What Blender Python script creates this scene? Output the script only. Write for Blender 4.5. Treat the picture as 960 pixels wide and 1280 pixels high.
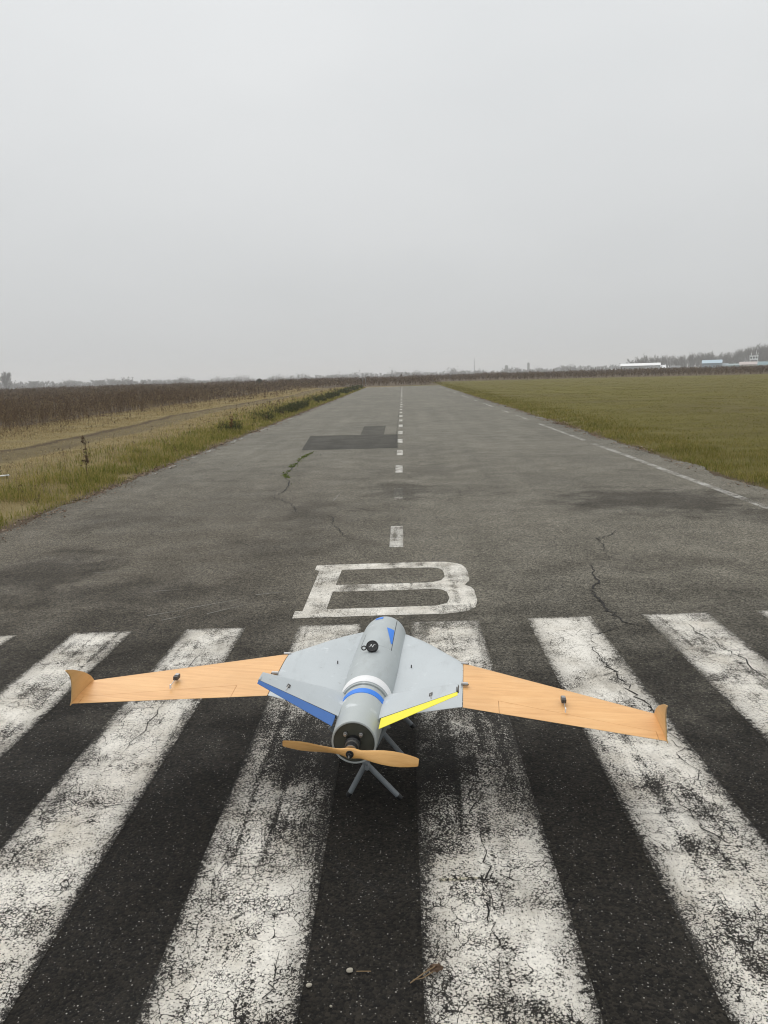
import bpy, bmesh, math, random
import numpy as np
from mathutils import Vector, Matrix, geometry, noise
from math import sin, cos, pi, radians

for o in list(bpy.data.objects):
    bpy.data.objects.remove(o)
S = bpy.context.scene
COL = S.collection
random.seed(7)
RNG = np.random.default_rng(7)

# ------------------------------------------------------------------ camera
cam_data = bpy.data.cameras.new("camera")
cam = bpy.data.objects.new("camera", cam_data)
COL.objects.link(cam)
cam_r = Vector((0.999286, 0.023571, -0.029514))
cam_u = Vector((0.02487, 0.177501, 0.983806))
cam_f = Vector((-0.028428, 0.983838, -0.176788))
M = Matrix((cam_r, cam_u, -cam_f)).transposed().to_4x4()
M.translation = Vector((0, 0, 1.55))
cam.matrix_world = M
cam_data.sensor_fit = 'HORIZONTAL'
cam_data.sensor_width = 36.0
cam_data.lens = 36.0
cam_data.clip_start = 0.05
cam_data.clip_end = 12000
S.camera = cam

# ------------------------------------------------------------------ sky: flat grey November overcast
W = bpy.data.worlds.new("World")
S.world = W
W.use_nodes = True
nt = W.node_tree
nt.nodes.clear()
N = nt.nodes.new
out = N('ShaderNodeOutputWorld'); bg = N('ShaderNodeBackground'); bg.inputs['Strength'].default_value = 0.1
sky = N('ShaderNodeTexSky'); sky.sky_type = 'NISHITA'; sky.sun_disc = False
sky.sun_elevation = radians(52); sky.sun_rotation = radians(-35); sky.dust_density = 4.0; sky.air_density = 1.0
hs = N('ShaderNodeHueSaturation'); hs.inputs['Saturation'].default_value = 0.25; hs.inputs['Value'].default_value = 0.6
nt.links.new(sky.outputs[0], hs.inputs['Color'])
tc = N('ShaderNodeTexCoord'); mp = N('ShaderNodeMapping'); mp.inputs['Scale'].default_value = (1, 1, 2.5)
ns = N('ShaderNodeTexNoise'); ns.inputs['Scale'].default_value = 1.6; ns.inputs['Detail'].default_value = 3
nt.links.new(tc.outputs['Generated'], mp.inputs[0]); nt.links.new(mp.outputs[0], ns.inputs['Vector'])
cr = N('ShaderNodeValToRGB')
cr.color_ramp.elements[0].position = 0.25; cr.color_ramp.elements[0].color = (0.915, 0.945, 0.962, 1)
cr.color_ramp.elements[1].position = 0.7; cr.color_ramp.elements[1].color = (1.04, 1.062, 1.075, 1)
nt.links.new(ns.outputs['Fac'], cr.inputs[0])
mx = N('ShaderNodeMix'); mx.data_type = 'RGBA'; mx.inputs['Factor'].default_value = 0.9
# overcast luminance rises from the horizon to the zenith
sp = N('ShaderNodeSeparateXYZ'); nt.links.new(tc.outputs['Generated'], sp.inputs[0])
gr = N('ShaderNodeMapRange'); gr.inputs['From Min'].default_value = 0.0; gr.inputs['From Max'].default_value = 1.0
gr.inputs['To Min'].default_value = 6.1; gr.inputs['To Max'].default_value = 11.6
nt.links.new(sp.outputs[2], gr.inputs['Value'])
vs = N('ShaderNodeVectorMath'); vs.operation = 'SCALE'; nt.links.new(cr.outputs[0], vs.inputs[0]); nt.links.new(gr.outputs[0], vs.inputs['Scale'])
nt.links.new(hs.outputs[0], mx.inputs['A']); nt.links.new(vs.outputs[0], mx.inputs['B'])
nt.links.new(mx.outputs['Result'], bg.inputs['Color'])
nt.links.new(bg.outputs[0], out.inputs[0])

# ------------------------------------------------------------------ sun behind the clouds
sd = bpy.data.lights.new("sun", 'SUN'); sd.energy = 1.3; sd.angle = radians(60); sd.color = (1, 0.97, 0.93)
sun = bpy.data.objects.new("sun", sd); COL.objects.link(sun)
sdir = Vector((sin(radians(-35)) * cos(radians(52)), cos(radians(-35)) * cos(radians(52)), sin(radians(52))))
sun.rotation_euler = sdir.to_track_quat('Z', 'Y').to_euler()
sun.location = (0, 0, 60)

S.view_settings.view_transform = 'Standard'
S.view_settings.look = 'None'
S.view_settings.exposure = 0.0
S.view_settings.gamma = 1.0
S.view_settings.use_curve_mapping = False
S.cycles.volume_bounces = 2
S.cycles.max_bounces = 5
S.cycles.diffuse_bounces = 3
S.cycles.transparent_max_bounces = 8
S.cycles.use_denoising = True
S.cycles.filter_width = 1.1

# ================================================================== helpers
def tag(o, label=None, cat=None, group=None, kind=None):
    if label: o['label'] = label
    if cat: o['category'] = cat
    if group: o['group'] = group
    if kind: o['kind'] = kind
    return o

def link(name, me, mat=None, parent=None, smooth=None):
    o = bpy.data.objects.new(name, me)
    COL.objects.link(o)
    if mat is not None and len(me.materials) == 0:
        me.materials.append(mat)
    if parent is not None:
        o.parent = parent
    if smooth is not None:
        me.polygons.foreach_set('use_smooth', [True] * len(me.polygons))
        if smooth < 180:
            try: me.set_sharp_from_angle(angle=radians(smooth))
            except Exception: pass
    return o

def pyd(name, verts, faces, mat=None, parent=None, smooth=None):
    me = bpy.data.meshes.new(name)
    me.from_pydata([tuple(v) for v in verts], [], faces)
    me.update()
    return link(name, me, mat, parent, smooth)

def bmo(name, bm, mat=None, parent=None, smooth=None):
    me = bpy.data.meshes.new(name)
    bmesh.ops.recalc_face_normals(bm, faces=bm.faces[:])
    bm.to_mesh(me); bm.free()
    return link(name, me, mat, parent, smooth)

def empty(name, loc=(0, 0, 0)):
    o = bpy.data.objects.new(name, None); COL.objects.link(o); o.location = loc
    return o

def bm_tube(bm, pts, radii, seg=10, cap=True):
    pts = [Vector(p) for p in pts]
    rings = []
    for i, p in enumerate(pts):
        d = (pts[min(i + 1, len(pts) - 1)] - pts[max(i - 1, 0)]).normalized()
        a = d.orthogonal().normalized() if abs(d.z) > 0.9 else d.cross(Vector((0, 0, 1))).normalized()
        b = d.cross(a)
        r = radii[i] if hasattr(radii, '__len__') else radii
        rings.append([bm.verts.new(p + a * (r * cos(2 * pi * k / seg)) + b * (r * sin(2 * pi * k / seg))) for k in range(seg)])
    for A_, B_ in zip(rings, rings[1:]):
        for k in range(seg):
            bm.faces.new((A_[k], A_[(k + 1) % seg], B_[(k + 1) % seg], B_[k]))
    if cap:
        bm.faces.new(rings[0]); bm.faces.new(rings[-1])

def bm_box(bm, c, s, rot=None, bev=0.0):
    r = bmesh.ops.create_cube(bm, size=1.0)
    m = Matrix.Translation(Vector(c)) @ (rot.to_4x4() if rot is not None else Matrix.Identity(4)) @ Matrix.Diagonal((s[0], s[1], s[2], 1))
    bmesh.ops.transform(bm, matrix=m, verts=r['verts'])
    if bev:
        es = list({e for v in r['verts'] for e in v.link_edges})
        bmesh.ops.bevel(bm, geom=es, offset=bev, segments=2, affect='EDGES', profile=0.6)

def tube(name, pts, radii, mat, parent=None, seg=10, smooth=40):
    bm = bmesh.new(); bm_tube(bm, pts, radii, seg); return bmo(name, bm, mat, parent, smooth)

def box(name, c, s, mat, parent=None, rot=None, bev=0.0):
    bm = bmesh.new(); bm_box(bm, c, s, rot, bev); return bmo(name, bm, mat, parent, 40 if bev else None)

# ------------------------------------------------------------------ node shorthand
class NT:
    def __init__(self, name):
        self.m = bpy.data.materials.new(name); self.m.use_nodes = True
        self.t = self.m.node_tree; self.t.nodes.clear()
        self.o = self.t.nodes.new('ShaderNodeOutputMaterial')
        self.b = self.t.nodes.new('ShaderNodeBsdfPrincipled')
        self.t.links.new(self.b.outputs[0], self.o.inputs[0])
        self.pos = None
    def n(self, ty, **kw):
        x = self.t.nodes.new(ty)
        for k, v in kw.items(): setattr(x, k, v)
        return x
    def put(self, sock, v):
        if isinstance(v, bpy.types.NodeSocket): self.t.links.new(v, sock)
        elif v is not None:
            try: sock.default_value = v
            except Exception: sock.default_value = (v[0], v[1], v[2], 1) if len(v) == 3 else v
    def P(self):
        if self.pos is None: self.pos = self.n('ShaderNodeNewGeometry')
        return self.pos.outputs['Position']
    def obj(self):
        return self.n('ShaderNodeTexCoord').outputs['Object']
    def map(self, v, scale=(1, 1, 1), loc=(0, 0, 0), rot=(0, 0, 0)):
        x = self.n('ShaderNodeMapping'); self.put(x.inputs[0], v)
        x.inputs['Scale'].default_value = scale; x.inputs['Location'].default_value = loc; x.inputs['Rotation'].default_value = rot
        return x.outputs[0]
    def noise(self, v, scale, detail=4, rough=0.5, dist=0.0, out='Fac'):
        x = self.n('ShaderNodeTexNoise'); self.put(x.inputs['Vector'], v)
        x.inputs['Scale'].default_value = scale; x.inputs['Detail'].default_value = detail
        x.inputs['Roughness'].default_value = rough; x.inputs['Distortion'].default_value = dist
        return x.outputs[out]
    def vor(self, v, scale, feature='F1', out='Distance', rnd=1.0):
        x = self.n('ShaderNodeTexVoronoi', feature=feature); self.put(x.inputs['Vector'], v)
        x.inputs['Scale'].default_value = scale; x.inputs['Randomness'].default_value = rnd
        return x.outputs[out]
    def m_(self, op, a, b=None, c=None, clamp=False):
        x = self.n('ShaderNodeMath', operation=op, use_clamp=clamp)
        self.put(x.inputs[0], a)
        if b is not None: self.put(x.inputs[1], b)
        if c is not None: self.put(x.inputs[2], c)
        return x.outputs[0]
    def vm(self, op, a, b=None, out=0, s=None):
        x = self.n('ShaderNodeVectorMath', operation=op); self.put(x.inputs[0], a)
        if b is not None: self.put(x.inputs[1], b)
        if s is not None: self.put(x.inputs['Scale'], s)
        return x.outputs[out]
    def step(self, v, lo, hi, a=0.0, b=1.0):
        x = self.n('ShaderNodeMapRange', interpolation_type='SMOOTHSTEP')
        self.put(x.inputs['Value'], v); self.put(x.inputs['From Min'], lo); self.put(x.inputs['From Max'], hi)
        self.put(x.inputs['To Min'], a); self.put(x.inputs['To Max'], b)
        return x.outputs[0]
    def mix(self, f, a, b, blend='MIX'):
        x = self.n('ShaderNodeMix', data_type='RGBA', blend_type=blend); x.clamp_factor = True
        self.put(x.inputs['Factor'], f); self.put(x.inputs['A'], self.c4(a)); self.put(x.inputs['B'], self.c4(b))
        return x.outputs['Result']
    def fmix(self, f, a, b):
        x = self.n('ShaderNodeMix', data_type='FLOAT'); self.put(x.inputs['Factor'], f)
        self.put(x.inputs['A'], a); self.put(x.inputs['B'], b); return x.outputs['Result']
    def c4(self, c):
        if isinstance(c, bpy.types.NodeSocket): return c
        if isinstance(c, (int, float)): return (c, c, c, 1)
        return (c[0], c[1], c[2], 1)
    def ramp(self, f, stops):
        x = self.n('ShaderNodeValToRGB'); e = x.color_ramp.elements
        while len(e) < len(stops): e.new(0.5)
        for k, (p, c) in enumerate(stops):
            e[k].position = p; e[k].color = self.c4(c)
        self.put(x.inputs[0], f); return x.outputs[0]
    def xyz(self, v):
        x = self.n('ShaderNodeSeparateXYZ'); self.put(x.inputs[0], v); return x.outputs
    def bump(self, h, strength=0.5, dist=0.01, normal=None):
        x = self.n('ShaderNodeBump'); x.inputs['Strength'].default_value = strength; x.inputs['Distance'].default_value = dist
        self.put(x.inputs['Height'], h)
        if normal is not None: self.put(x.inputs['Normal'], normal)
        return x.outputs[0]
    def fin(self, col=None, rough=None, normal=None, spec=None, metal=None, coat=None):
        for k, v in (('Base Color', self.c4(col) if col is not None else None), ('Roughness', rough), ('Normal', normal),
                     ('Specular IOR Level', spec), ('Metallic', metal), ('Coat Weight', coat)):
            if v is not None: self.put(self.b.inputs[k], v)
        return self.m

def plain(name, col, rough=0.6, var=0.12, scale=30.0, metal=0.0, spec=0.5, bump=0.0):
    t = NT(name); p = t.obj()
    n1 = t.noise(p, scale, 5, 0.6)
    c = t.mix(n1, tuple(x * (1 - var) for x in col), tuple(min(1, x * (1 + var)) for x in col))
    r = t.fmix(n1, rough - 0.08, rough + 0.08)
    return t.fin(c, r, t.bump(n1, bump, 0.003) if bump else None, spec, metal)

# ------------------------------------------------------------------ asphalt (world-space so runway, patches and worn paint agree)
def asphalt_nodes(t, dark=1.0):
    P = t.P(); X, Y, Z = t.xyz(P)
    big = t.noise(P, 0.35, 4, 0.55); mid = t.noise(P, 2.2, 5, 0.6); fine = t.noise(P, 60, 3, 0.7)
    # base colour runs from dark at the threshold to paler further down the strip
    yy = t.m_('ADD', Y, t.m_('MULTIPLY', t.m_('SUBTRACT', mid, 0.5), 3.0))
    f1 = t.step(yy, 2.6, 6.4)
    f2 = t.step(yy, 6.0, 22.0)
    base = t.mix(f1, (0.0118, 0.0100, 0.0074), (0.118, 0.107, 0.084))
    base = t.mix(f2, base, (0.134, 0.125, 0.100))
    # irregular tone
    tone = t.m_('ADD', t.m_('MULTIPLY', big, 0.7), t.m_('MULTIPLY', mid, 0.55))
    tone = t.m_('ADD', tone, 0.38)
    base = t.mix(1.0, base, t.n_rgb(tone), 'MULTIPLY')
    # coarse open texture: crisp grain at several sizes
    gr1 = t.noise(P, 26, 8, 0.85); gr2 = t.noise(P, 95, 3, 0.8)
    base = t.mix(1.0, base, t.n_rgb(t.step(gr1, 0.33, 0.67, 0.62, 1.42)), 'MULTIPLY')
    # the left half is the older, darker and browner lane
    base = t.mix(t.m_('MULTIPLY', t.step(t.m_('ADD', X, t.m_('MULTIPLY', t.m_('SUBTRACT', big, 0.5), 3.0)), 0.6, -1.6), t.step(Y, 16, 6)), base, t.mix(1.0, base, (0.72, 0.69, 0.66), 'MULTIPLY'))
    # long streaks along the strip
    st = t.noise(t.map(P, (2.2, 0.12, 1)), 1.0, 5, 0.6)
    base = t.mix(1.0, base, t.n_rgb(t.step(st, 0.25, 0.75, 0.9, 1.09)), 'MULTIPLY')
    # damp / oil stains
    def blob(cx, cy, sx, sy, amt):
        q = t.map(P, (1 / sx, 1 / sy, 0), (-cx / sx, -cy / sy, 0))
        d = t.vm('LENGTH', q, out=1)
        d = t.m_('ADD', d, t.m_('MULTIPLY', t.m_('SUBTRACT', mid, 0.5), 1.5))
        return t.step(d, 0.35, 0.95, amt, 0.0)
    for a in ((2.95, 9.0, 1.5, 1.3, 0.85), (4.0, 7.9, 1.2, 0.7, 0.6), (-3.0, 6.2, 0.8, 1.1, 0.75), (-2.1, 5.5, 1.0, .5, 0.5), (-0.09, 10.2, 0.55, 1.3, 0.6), (-3.3, 8.6, 0.9, 0.8, 0.35), (1.9, 6.0, 1.2, .5, 0.3), (-1.0, 7.0, 1.1, .6, 0.3),
              (0.6, 10.2, 1.2, 0.7, 0.25), (3.6, 5.4, 0.8, 0.7, 0.4), (-1.1, 8.6, 0.4, 1.6, 0.28), (0.4, 12.5, 0.9, 1.2, 0.2)):
        base = t.mix(blob(*a), base, t.mix(1.0, base, (0.34, 0.32, 0.30), 'MULTIPLY'))
    # aggregate
    cell = t.n('ShaderNodeTexVoronoi', feature='F1'); t.put(cell.inputs['Vector'], P); cell.inputs['Scale'].default_value = 130
    rc = t.xyz(cell.outputs['Color'])
    stone = t.step(rc[0], 0.0, 1.0, 0.35, 1.75)
    base = t.mix(1.0, base, t.n_rgb(stone), 'MULTIPLY')
    base = t.mix(1.0, base, t.n_rgb(t.step(fine, 0.2, 0.8, 0.75, 1.25)), 'MULTIPLY')
    cl2 = t.n('ShaderNodeTexVoronoi', feature='F1'); t.put(cl2.inputs['Vector'], P); cl2.inputs['Scale'].default_value = 165
    r2 = t.xyz(cl2.outputs['Color'])
    patchy = t.step(mid, 0.3, 0.75, 0.90, 0.70)
    white = t.m_('MULTIPLY', t.step(r2[1], patchy, t.m_('ADD', patchy, 0.02)), t.step(t.m_('ADD', cl2.outputs['Distance'], t.m_('MULTIPLY', t.m_('SUBTRACT', fine, 0.5), 0.5)), 0.43, 0.16))
    white = t.m_('MULTIPLY', white, t.step(r2[2], 0.2, 1.0, 0.1, 0.95))
    base = t.mix(white, base, t.mix(r2[0], (0.10, 0.092, 0.08), (0.42, 0.40, 0.36)))
    # hairline crazing
    w = t.vm('ADD', P, t.vm('SCALE', t.vm('SUBTRACT', t.noise(P, 7, 4, 0.6, out='Color'), (0.5, 0.5, 0.5)), s=0.16))
    e = t.vor(t.map(w, (1, 1, 0)), 2.3, 'DISTANCE_TO_EDGE')
    hair = t.m_('MULTIPLY', t.step(e, 0.004, 0.011, 1.0, 0.0), t.step(t.noise(P, 0.8, 3), 0.52, 0.6))
    base = t.mix(t.m_('MULTIPLY', hair, 0.6), base, (0.012, 0.011, 0.01))
    if dark != 1.0:
        base = t.mix(1.0, base, (dark, dark, dark), 'MULTIPLY')
    h = t.m_('ADD', t.m_('MULTIPLY', cell.outputs['Distance'], -0.7), t.m_('MULTIPLY', rc[1], 0.5))
    h = t.m_('SUBTRACT', t.m_('ADD', h, t.m_('MULTIPLY', fine, 0.5)), t.m_('MULTIPLY', hair, 1.0))
    rough = t.step(mid, 0.3, 0.8, 0.92, 0.74)
    return base, rough, h
def n_rgb(self, v):
    x = self.n('ShaderNodeCombineColor'); [self.put(x.inputs[k], v) for k in range(3)]; return x.outputs[0]
NT.n_rgb = n_rgb

def asphalt(name, dark=1.0):
    t = NT(name); c, r, h = asphalt_nodes(t, dark)
    return t.fin(c, r, t.bump(h, 0.55, 0.004), 0.22)

def paint(name, wear=0.5, edge=0.1, scuff=0.0, grimy=0.55, tint=(0.755, 0.72, 0.65)):
    """road paint cracked and flaked through to the asphalt; u runs across the mark"""
    t = NT(name); ac, ar, ah = asphalt_nodes(t)
    P = t.P()
    F = t.map(P, (1, 1, 0))
    n7 = t.noise(P, 9, 5, 0.65, out='Color')
    w = t.vm('ADD', F, t.vm('SCALE', t.vm('SUBTRACT', n7, (0.5, 0.5, 0.5)), s=0.055))
    w2 = t.vm('ADD', F, t.vm('SCALE', t.vm('SUBTRACT', t.noise(P, 30, 4, 0.6, out='Color'), (0.5, 0.5, 0.5)), s=0.022))
    wm = t.noise(P, 1.7, 4, 0.6); wl = t.noise(P, 5.5, 5, 0.7)
    worn = t.m_('ADD', t.m_('MULTIPLY', wm, 0.55), t.m_('MULTIPLY', wl, 0.55))     # 0.25..0.85
    worn = t.m_('ADD', worn, wear - 0.5)
    # traffic has scuffed the two middle stripes beside and beyond the drone
    qd = t.vm('LENGTH', t.map(P, (1 / 0.8, 1 / 0.75, 0), (0.1 / 0.8, -2.95 / 0.75, 0)), out=1)
    worn = t.m_('ADD', worn, t.step(t.m_('ADD', qd, t.m_('MULTIPLY', t.m_('SUBTRACT', wl, 0.5), 1.2)), 0.2, 1.3, scuff, 0.0))
    worn = t.m_('ADD', worn, t.step(t.noise(t.map(P, (14, 0.5, 1)), 1.0, 4, 0.6), 0.45, 0.75, 0.0, 0.13))
    # alligator cracks of two sizes, fine pits
    e1 = t.vor(w, 17, 'DISTANCE_TO_EDGE'); e2 = t.vor(w2, 62, 'DISTANCE_TO_EDGE'); e3 = t.vor(w2, 150, 'DISTANCE_TO_EDGE')
    lim1 = t.step(worn, 0.35, 0.8, 0.014, 0.04); c1 = t.m_('LESS_THAN', e1, lim1)
    c1 = t.m_('MULTIPLY', c1, t.step(t.noise(P, 4, 2), 0.48, 0.56))
    lim2 = t.step(worn, 0.33, 0.8, 0.015, 0.15); c2 = t.m_('MULTIPLY', t.m_('LESS_THAN', e2, lim2), t.step(t.m_('ADD', wl, t.m_('MULTIPLY', worn, 0.5)), 0.62, 0.78))
    lim3 = t.step(worn, 0.4, 0.85, -0.02, 0.25); c3 = t.m_('LESS_THAN', e3, lim3)
    pits = t.m_('LESS_THAN', t.noise(P, 150, 3, 0.7), t.step(worn, 0.26, 0.8, 0.36, 0.62))
    blots = t.m_('LESS_THAN', t.noise(P, 28, 6, 0.75), t.step(worn, 0.3, 0.9, 0.24, 0.60))
    gone = t.m_('MAXIMUM', t.m_('MAXIMUM', c1, c2), t.m_('MAXIMUM', t.m_('MAXIMUM', pits, c3), blots))
    # feathered ragged border
    u = t.xyz(t.n('ShaderNodeUVMap').outputs[0])
    du = t.m_('MINIMUM', u[0], t.m_('SUBTRACT', 1.0, u[0])); dv = u[1]
    dd = t.m_('MINIMUM', t.m_('MULTIPLY', du, 0.33), dv)                           # metres to the border
    rag = t.m_('ADD', dd, t.m_('MULTIPLY', t.m_('SUBTRACT', t.noise(P, 55, 5, 0.8), 0.5), edge))
    rag = t.m_('ADD', rag, t.m_('MULTIPLY', t.m_('SUBTRACT', t.noise(P, 170, 3, 0.8), 0.5), edge * 0.7))
    rag = t.m_('ADD', rag, t.m_('MULTIPLY', t.m_('SUBTRACT', wl, 0.55), edge * 0.6))
    inside = t.step(rag, 0.0, edge * 0.14 + 0.001)
    keep = t.m_('MULTIPLY', t.m_('SUBTRACT', 1.0, gone), inside)
    dirt = t.noise(P, 3.5, 6, 0.7); spk = t.noise(P, 90, 4, 0.7)
    col = t.mix(t.step(dirt, 0.35, 0.8), tint, tuple(x * k for x, k in zip(tint, (0.66, 0.63, 0.58))))
    col = t.mix(1.0, col, t.n_rgb(t.step(spk, 0.2, 0.8, 0.78, 1.1)), 'MULTIPLY')
    grime = t.step(t.noise(t.map(P, (3.2, 1.0, 1)), 1.5, 6, 0.7), 0.46, 0.74, 0.0, grimy)
    col = t.mix(grime, col, (0.15, 0.135, 0.11))
    col = t.mix(t.step(dd, 0.0, 0.10, 0.35 * min(grimy * 2, 1), 0.0), col, (0.17, 0.155, 0.13))
    col = t.mix(keep, ac, col)
    h = t.m_('ADD', t.m_('MULTIPLY', ah, t.fmix(keep, 1.0, 0.45)), t.m_('MULTIPLY', keep, 0.9))
    return t.fin(col, t.fmix(keep, ar, 0.66), t.bump(h, 0.5, 0.004), 0.35)

# ================================================================== GROUND AND RUNWAY
def track_x(y):
    return -9.1 + 0.35 * math.sin(y * 0.13 - 0.6) + 0.15 * math.sin(y * 0.31)

def hgt(x, y):
    """terrain height"""
    d = max(abs(x) - 4.3, 0.0) if y < 96 else 6.0
    k = min(d / 1.2, 1.0)
    z = -0.03 + k * (0.055 + 0.05 * noise.noise((x * 0.55, y * 0.4, 0.0)) + 0.02 * noise.noise((x * 1.9, y * 1.7, 3.0)))
    r = math.hypot(x, y)
    z += 0.25 * noise.noise((x * 0.012, y * 0.012, 5.0)) * min(max(r - 40, 0) / 200, 1)
    z -= 3.2 * min(max(r - 170, 0) / 450, 1) ** 1.3            # the land falls away towards the woods
    if x < 0:
        t_ = abs(x - track_x(y))
        z -= 0.05 * math.exp(-(t_ / 0.55) ** 2) * min(max(-x - 6, 0), 1)
    return z

xs = sorted(set([-3200, -2600, -2000, -1500, -1100, -800, -600, -450, -330, -250, -190, -150, -120] + list(np.arange(-100, -30, 7.0)) + list(np.arange(-30, -14, 1.5)) +
               list(np.arange(-14, -4.3, 0.22)) + [-4.3, -3, 0, 3, 4.3] + list(np.arange(4.5, 10, 0.3)) + list(np.arange(10, 30, 1.5)) + list(np.arange(30, 110, 7.0)) +
               [120, 150, 190, 250, 330, 450, 600, 800, 1100, 1500, 2000, 2600, 3200]))
ys = sorted(set([-600, -300, -150, -80, -40, -20, -10, -5, 0] + list(np.arange(2, 40, 0.4)) + list(np.arange(40, 100, 2.0)) +
               [105, 112, 120, 135, 150, 170, 200, 240, 300, 380, 480, 600, 750, 950, 1250, 1700, 2300, 3000, 3800]))
gv = [(x, y, hgt(x, y)) for y in ys for x in xs]
nx = len(xs)
gf = [(j * nx + i, j * nx + i + 1, (j + 1) * nx + i + 1, (j + 1) * nx + i) for j in range(len(ys) - 1) for i in range(nx - 1)]

t = NT('field_soil_and_turf'); P = t.P(); X, Y, Z = t.xyz(P)
big = t.noise(P, 0.12, 4, 0.6); mid = t.noise(P, 0.9, 5, 0.65); fine = t.noise(P, 9, 5, 0.7); vf = t.noise(P, 60, 4, 0.75)
band = t.noise(t.map(P, (0.16, 1.2, 1)), 1.0, 5, 0.65)
jit = t.m_('MULTIPLY', t.m_('SUBTRACT', mid, 0.5), 2.6)
XJ = t.m_('ADD', X, jit)
lawn = t.ramp(t.m_('ADD', t.m_('MULTIPLY', band, 0.65), t.m_('MULTIPLY', fine, 0.4)), [(0.30, (0.085, 0.066, 0.020)), (0.5, (0.140, 0.122, 0.028)), (0.72, (0.20, 0.168, 0.048))])
lawn = t.mix(t.step(big, 0.4, 0.7, 0, 0.5), lawn, (0.12, 0.095, 0.045))
dry = t.ramp(t.m_('ADD', t.m_('MULTIPLY', mid, 0.5), t.m_('MULTIPLY', fine, 0.5)), [(0.3, (0.14, 0.10, 0.048)), (0.52, (0.26, 0.205, 0.09)), (0.75, (0.36, 0.285, 0.15))])
soil = t.ramp(fine, [(0.3, (0.055, 0.042, 0.03)), (0.7, (0.105, 0.082, 0.058))])
brown = t.ramp(fine, [(0.3, (0.06, 0.043, 0.028)), (0.7, (0.15, 0.112, 0.068))])
c = t.mix(t.step(X, -0.5, 0.5), dry, lawn)
# left dirt track (world-space, follows track_x)
tx = t.m_('ADD', t.m_('ADD', -9.1, t.m_('MULTIPLY', t.m_('SINE', t.m_('SUBTRACT', t.m_('MULTIPLY', Y, 0.13), 0.6)), 0.35)), t.m_('MULTIPLY', t.m_('SINE', t.m_('MULTIPLY', Y, 0.31)), 0.15))
dt = t.m_('SUBTRACT', X, tx); dtj = t.m_('ADD', dt, t.m_('MULTIPLY', t.m_('SUBTRACT', fine, 0.5), 0.6))
c = t.mix(t.step(t.m_('ABSOLUTE', dtj), 0.35, 1.0, 0.5, 0.0), c, soil)
c = t.mix(t.step(t.m_('ABSOLUTE', t.m_('ADD', dtj, 0.62)), 0.04, 0.24, 0.7, 0.0), c, (0.05, 0.027, 0.02))
# weedy fields: left beyond the track, and everything past the end of the strip
wl = t.step(XJ, -14.6, -13.2, 1.0, 0.0)
far = t.step(t.m_('ADD', Y, t.m_('MULTIPLY', X, 0.55)), 131, 134)
wl = t.m_('MAXIMUM', wl, far); wl = t.m_('MAXIMUM', wl, t.m_('MULTIPLY', t.step(Y, 97, 99), t.step(X, 6, 4)))
c = t.mix(wl, c, brown)
# bare crumbly shoulder along both edges
ed = t.m_('SUBTRACT', t.m_('ABSOLUTE', X), t.m_('ADD', 4.42, t.m_('MULTIPLY', t.m_('SUBTRACT', fine, 0.45), 0.5)))
c = t.mix(t.m_('MULTIPLY', t.step(ed, 0.0, 0.3, 1.0, 0.0), t.step(Y, 94, 96, 1, 0)), c, t.mix(vf, (0.06, 0.043, 0.03), (0.19, 0.145, 0.105)))
c = t.mix(1.0, c, t.n_rgb(t.step(vf, 0.2, 0.8, 0.7, 1.3)), 'MULTIPLY')
ground_mat = t.fin(c, 0.95, t.bump(t.m_('ADD', fine, vf), 0.8, 0.05), 0.15)
ground = tag(pyd('ground', gv, gf, ground_mat, None, 180), kind='structure')

ASPH = asphalt('weathered_asphalt')
# runway sheet with crumbling edges; a 6 cm slab so that its edge is a real edge
def edge_x(side, y):
    if side > 0:
        return 4.36 + 0.20 * noise.noise((y * 0.7, 7.1, 0)) + 0.10 * noise.noise((y * 2.6, 3.3, 2)) + 0.04 * noise.noise((y * 9, 3.3, 5))
    return side * (4.36 + 0.09 * noise.noise((y * 0.9, side * 7.1, 0)) + 0.06 * noise.noise((y * 3.1, side * 3.3, 2)) + 0.03 * noise.noise((y * 9, side * 3.3, 5)))
ry = list(np.arange(-40, -3, 1.0)) + list(np.arange(-3, 40, 0.1)) + list(np.arange(40, 96.01, 0.5))
rv = []; rf = []
for k, y in enumerate(ry):
    a, b = edge_x(-1, y), edge_x(1, y) + 0.12
    rv += [(a - 0.02, y, -0.07), (a, y, 0), (-2, y, 0), (0, y, 0), (2, y, 0), (b, y, 0), (b + 0.02, y, -0.07)]
    if k:
        q = 7 * (k - 1); p = 7 * k
        rf += [(q + i, q + i + 1, p + i + 1, p + i) for i in range(6)]
runway = tag(pyd('runway', rv, rf, ASPH), kind='structure')

# ---- markings, each a thin sheet 4 mm above the asphalt
def sheet(name, quads, mat, parent, uvs=None, z=0.002):
    me = bpy.data.meshes.new(name)
    v = []; f = []
    for q in quads:
        f.append(tuple(range(len(v), len(v) + len(q)))); v += [(p[0], p[1], z) for p in q]
    me.from_pydata(v, [], f)
    if uvs:
        ul = me.uv_layers.new(name='UVMap')
        ul.data.foreach_set('uv', np.array(uvs, dtype=np.float32).ravel())
    me.update()
    return link(name, me, mat, parent)

PAINT = paint('worn_threshold_paint', 0.36, 0.13)
PAINT_W = paint('badly_worn_threshold_paint', 0.38, 0.13, 0.19)
PAINT_D = paint('dash_paint', 0.36, 0.02, tint=(0.66, 0.64, 0.59))
PAINT_G = paint('ghost_dash_paint', 0.60, 0.05)
PAINT_C = paint('letter_paint', 0.36, 0.016, 0.0, 0.5)
PAINT_E = paint('edge_line_paint', 0.46, 0.03, tint=(0.50, 0.49, 0.455))

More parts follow.
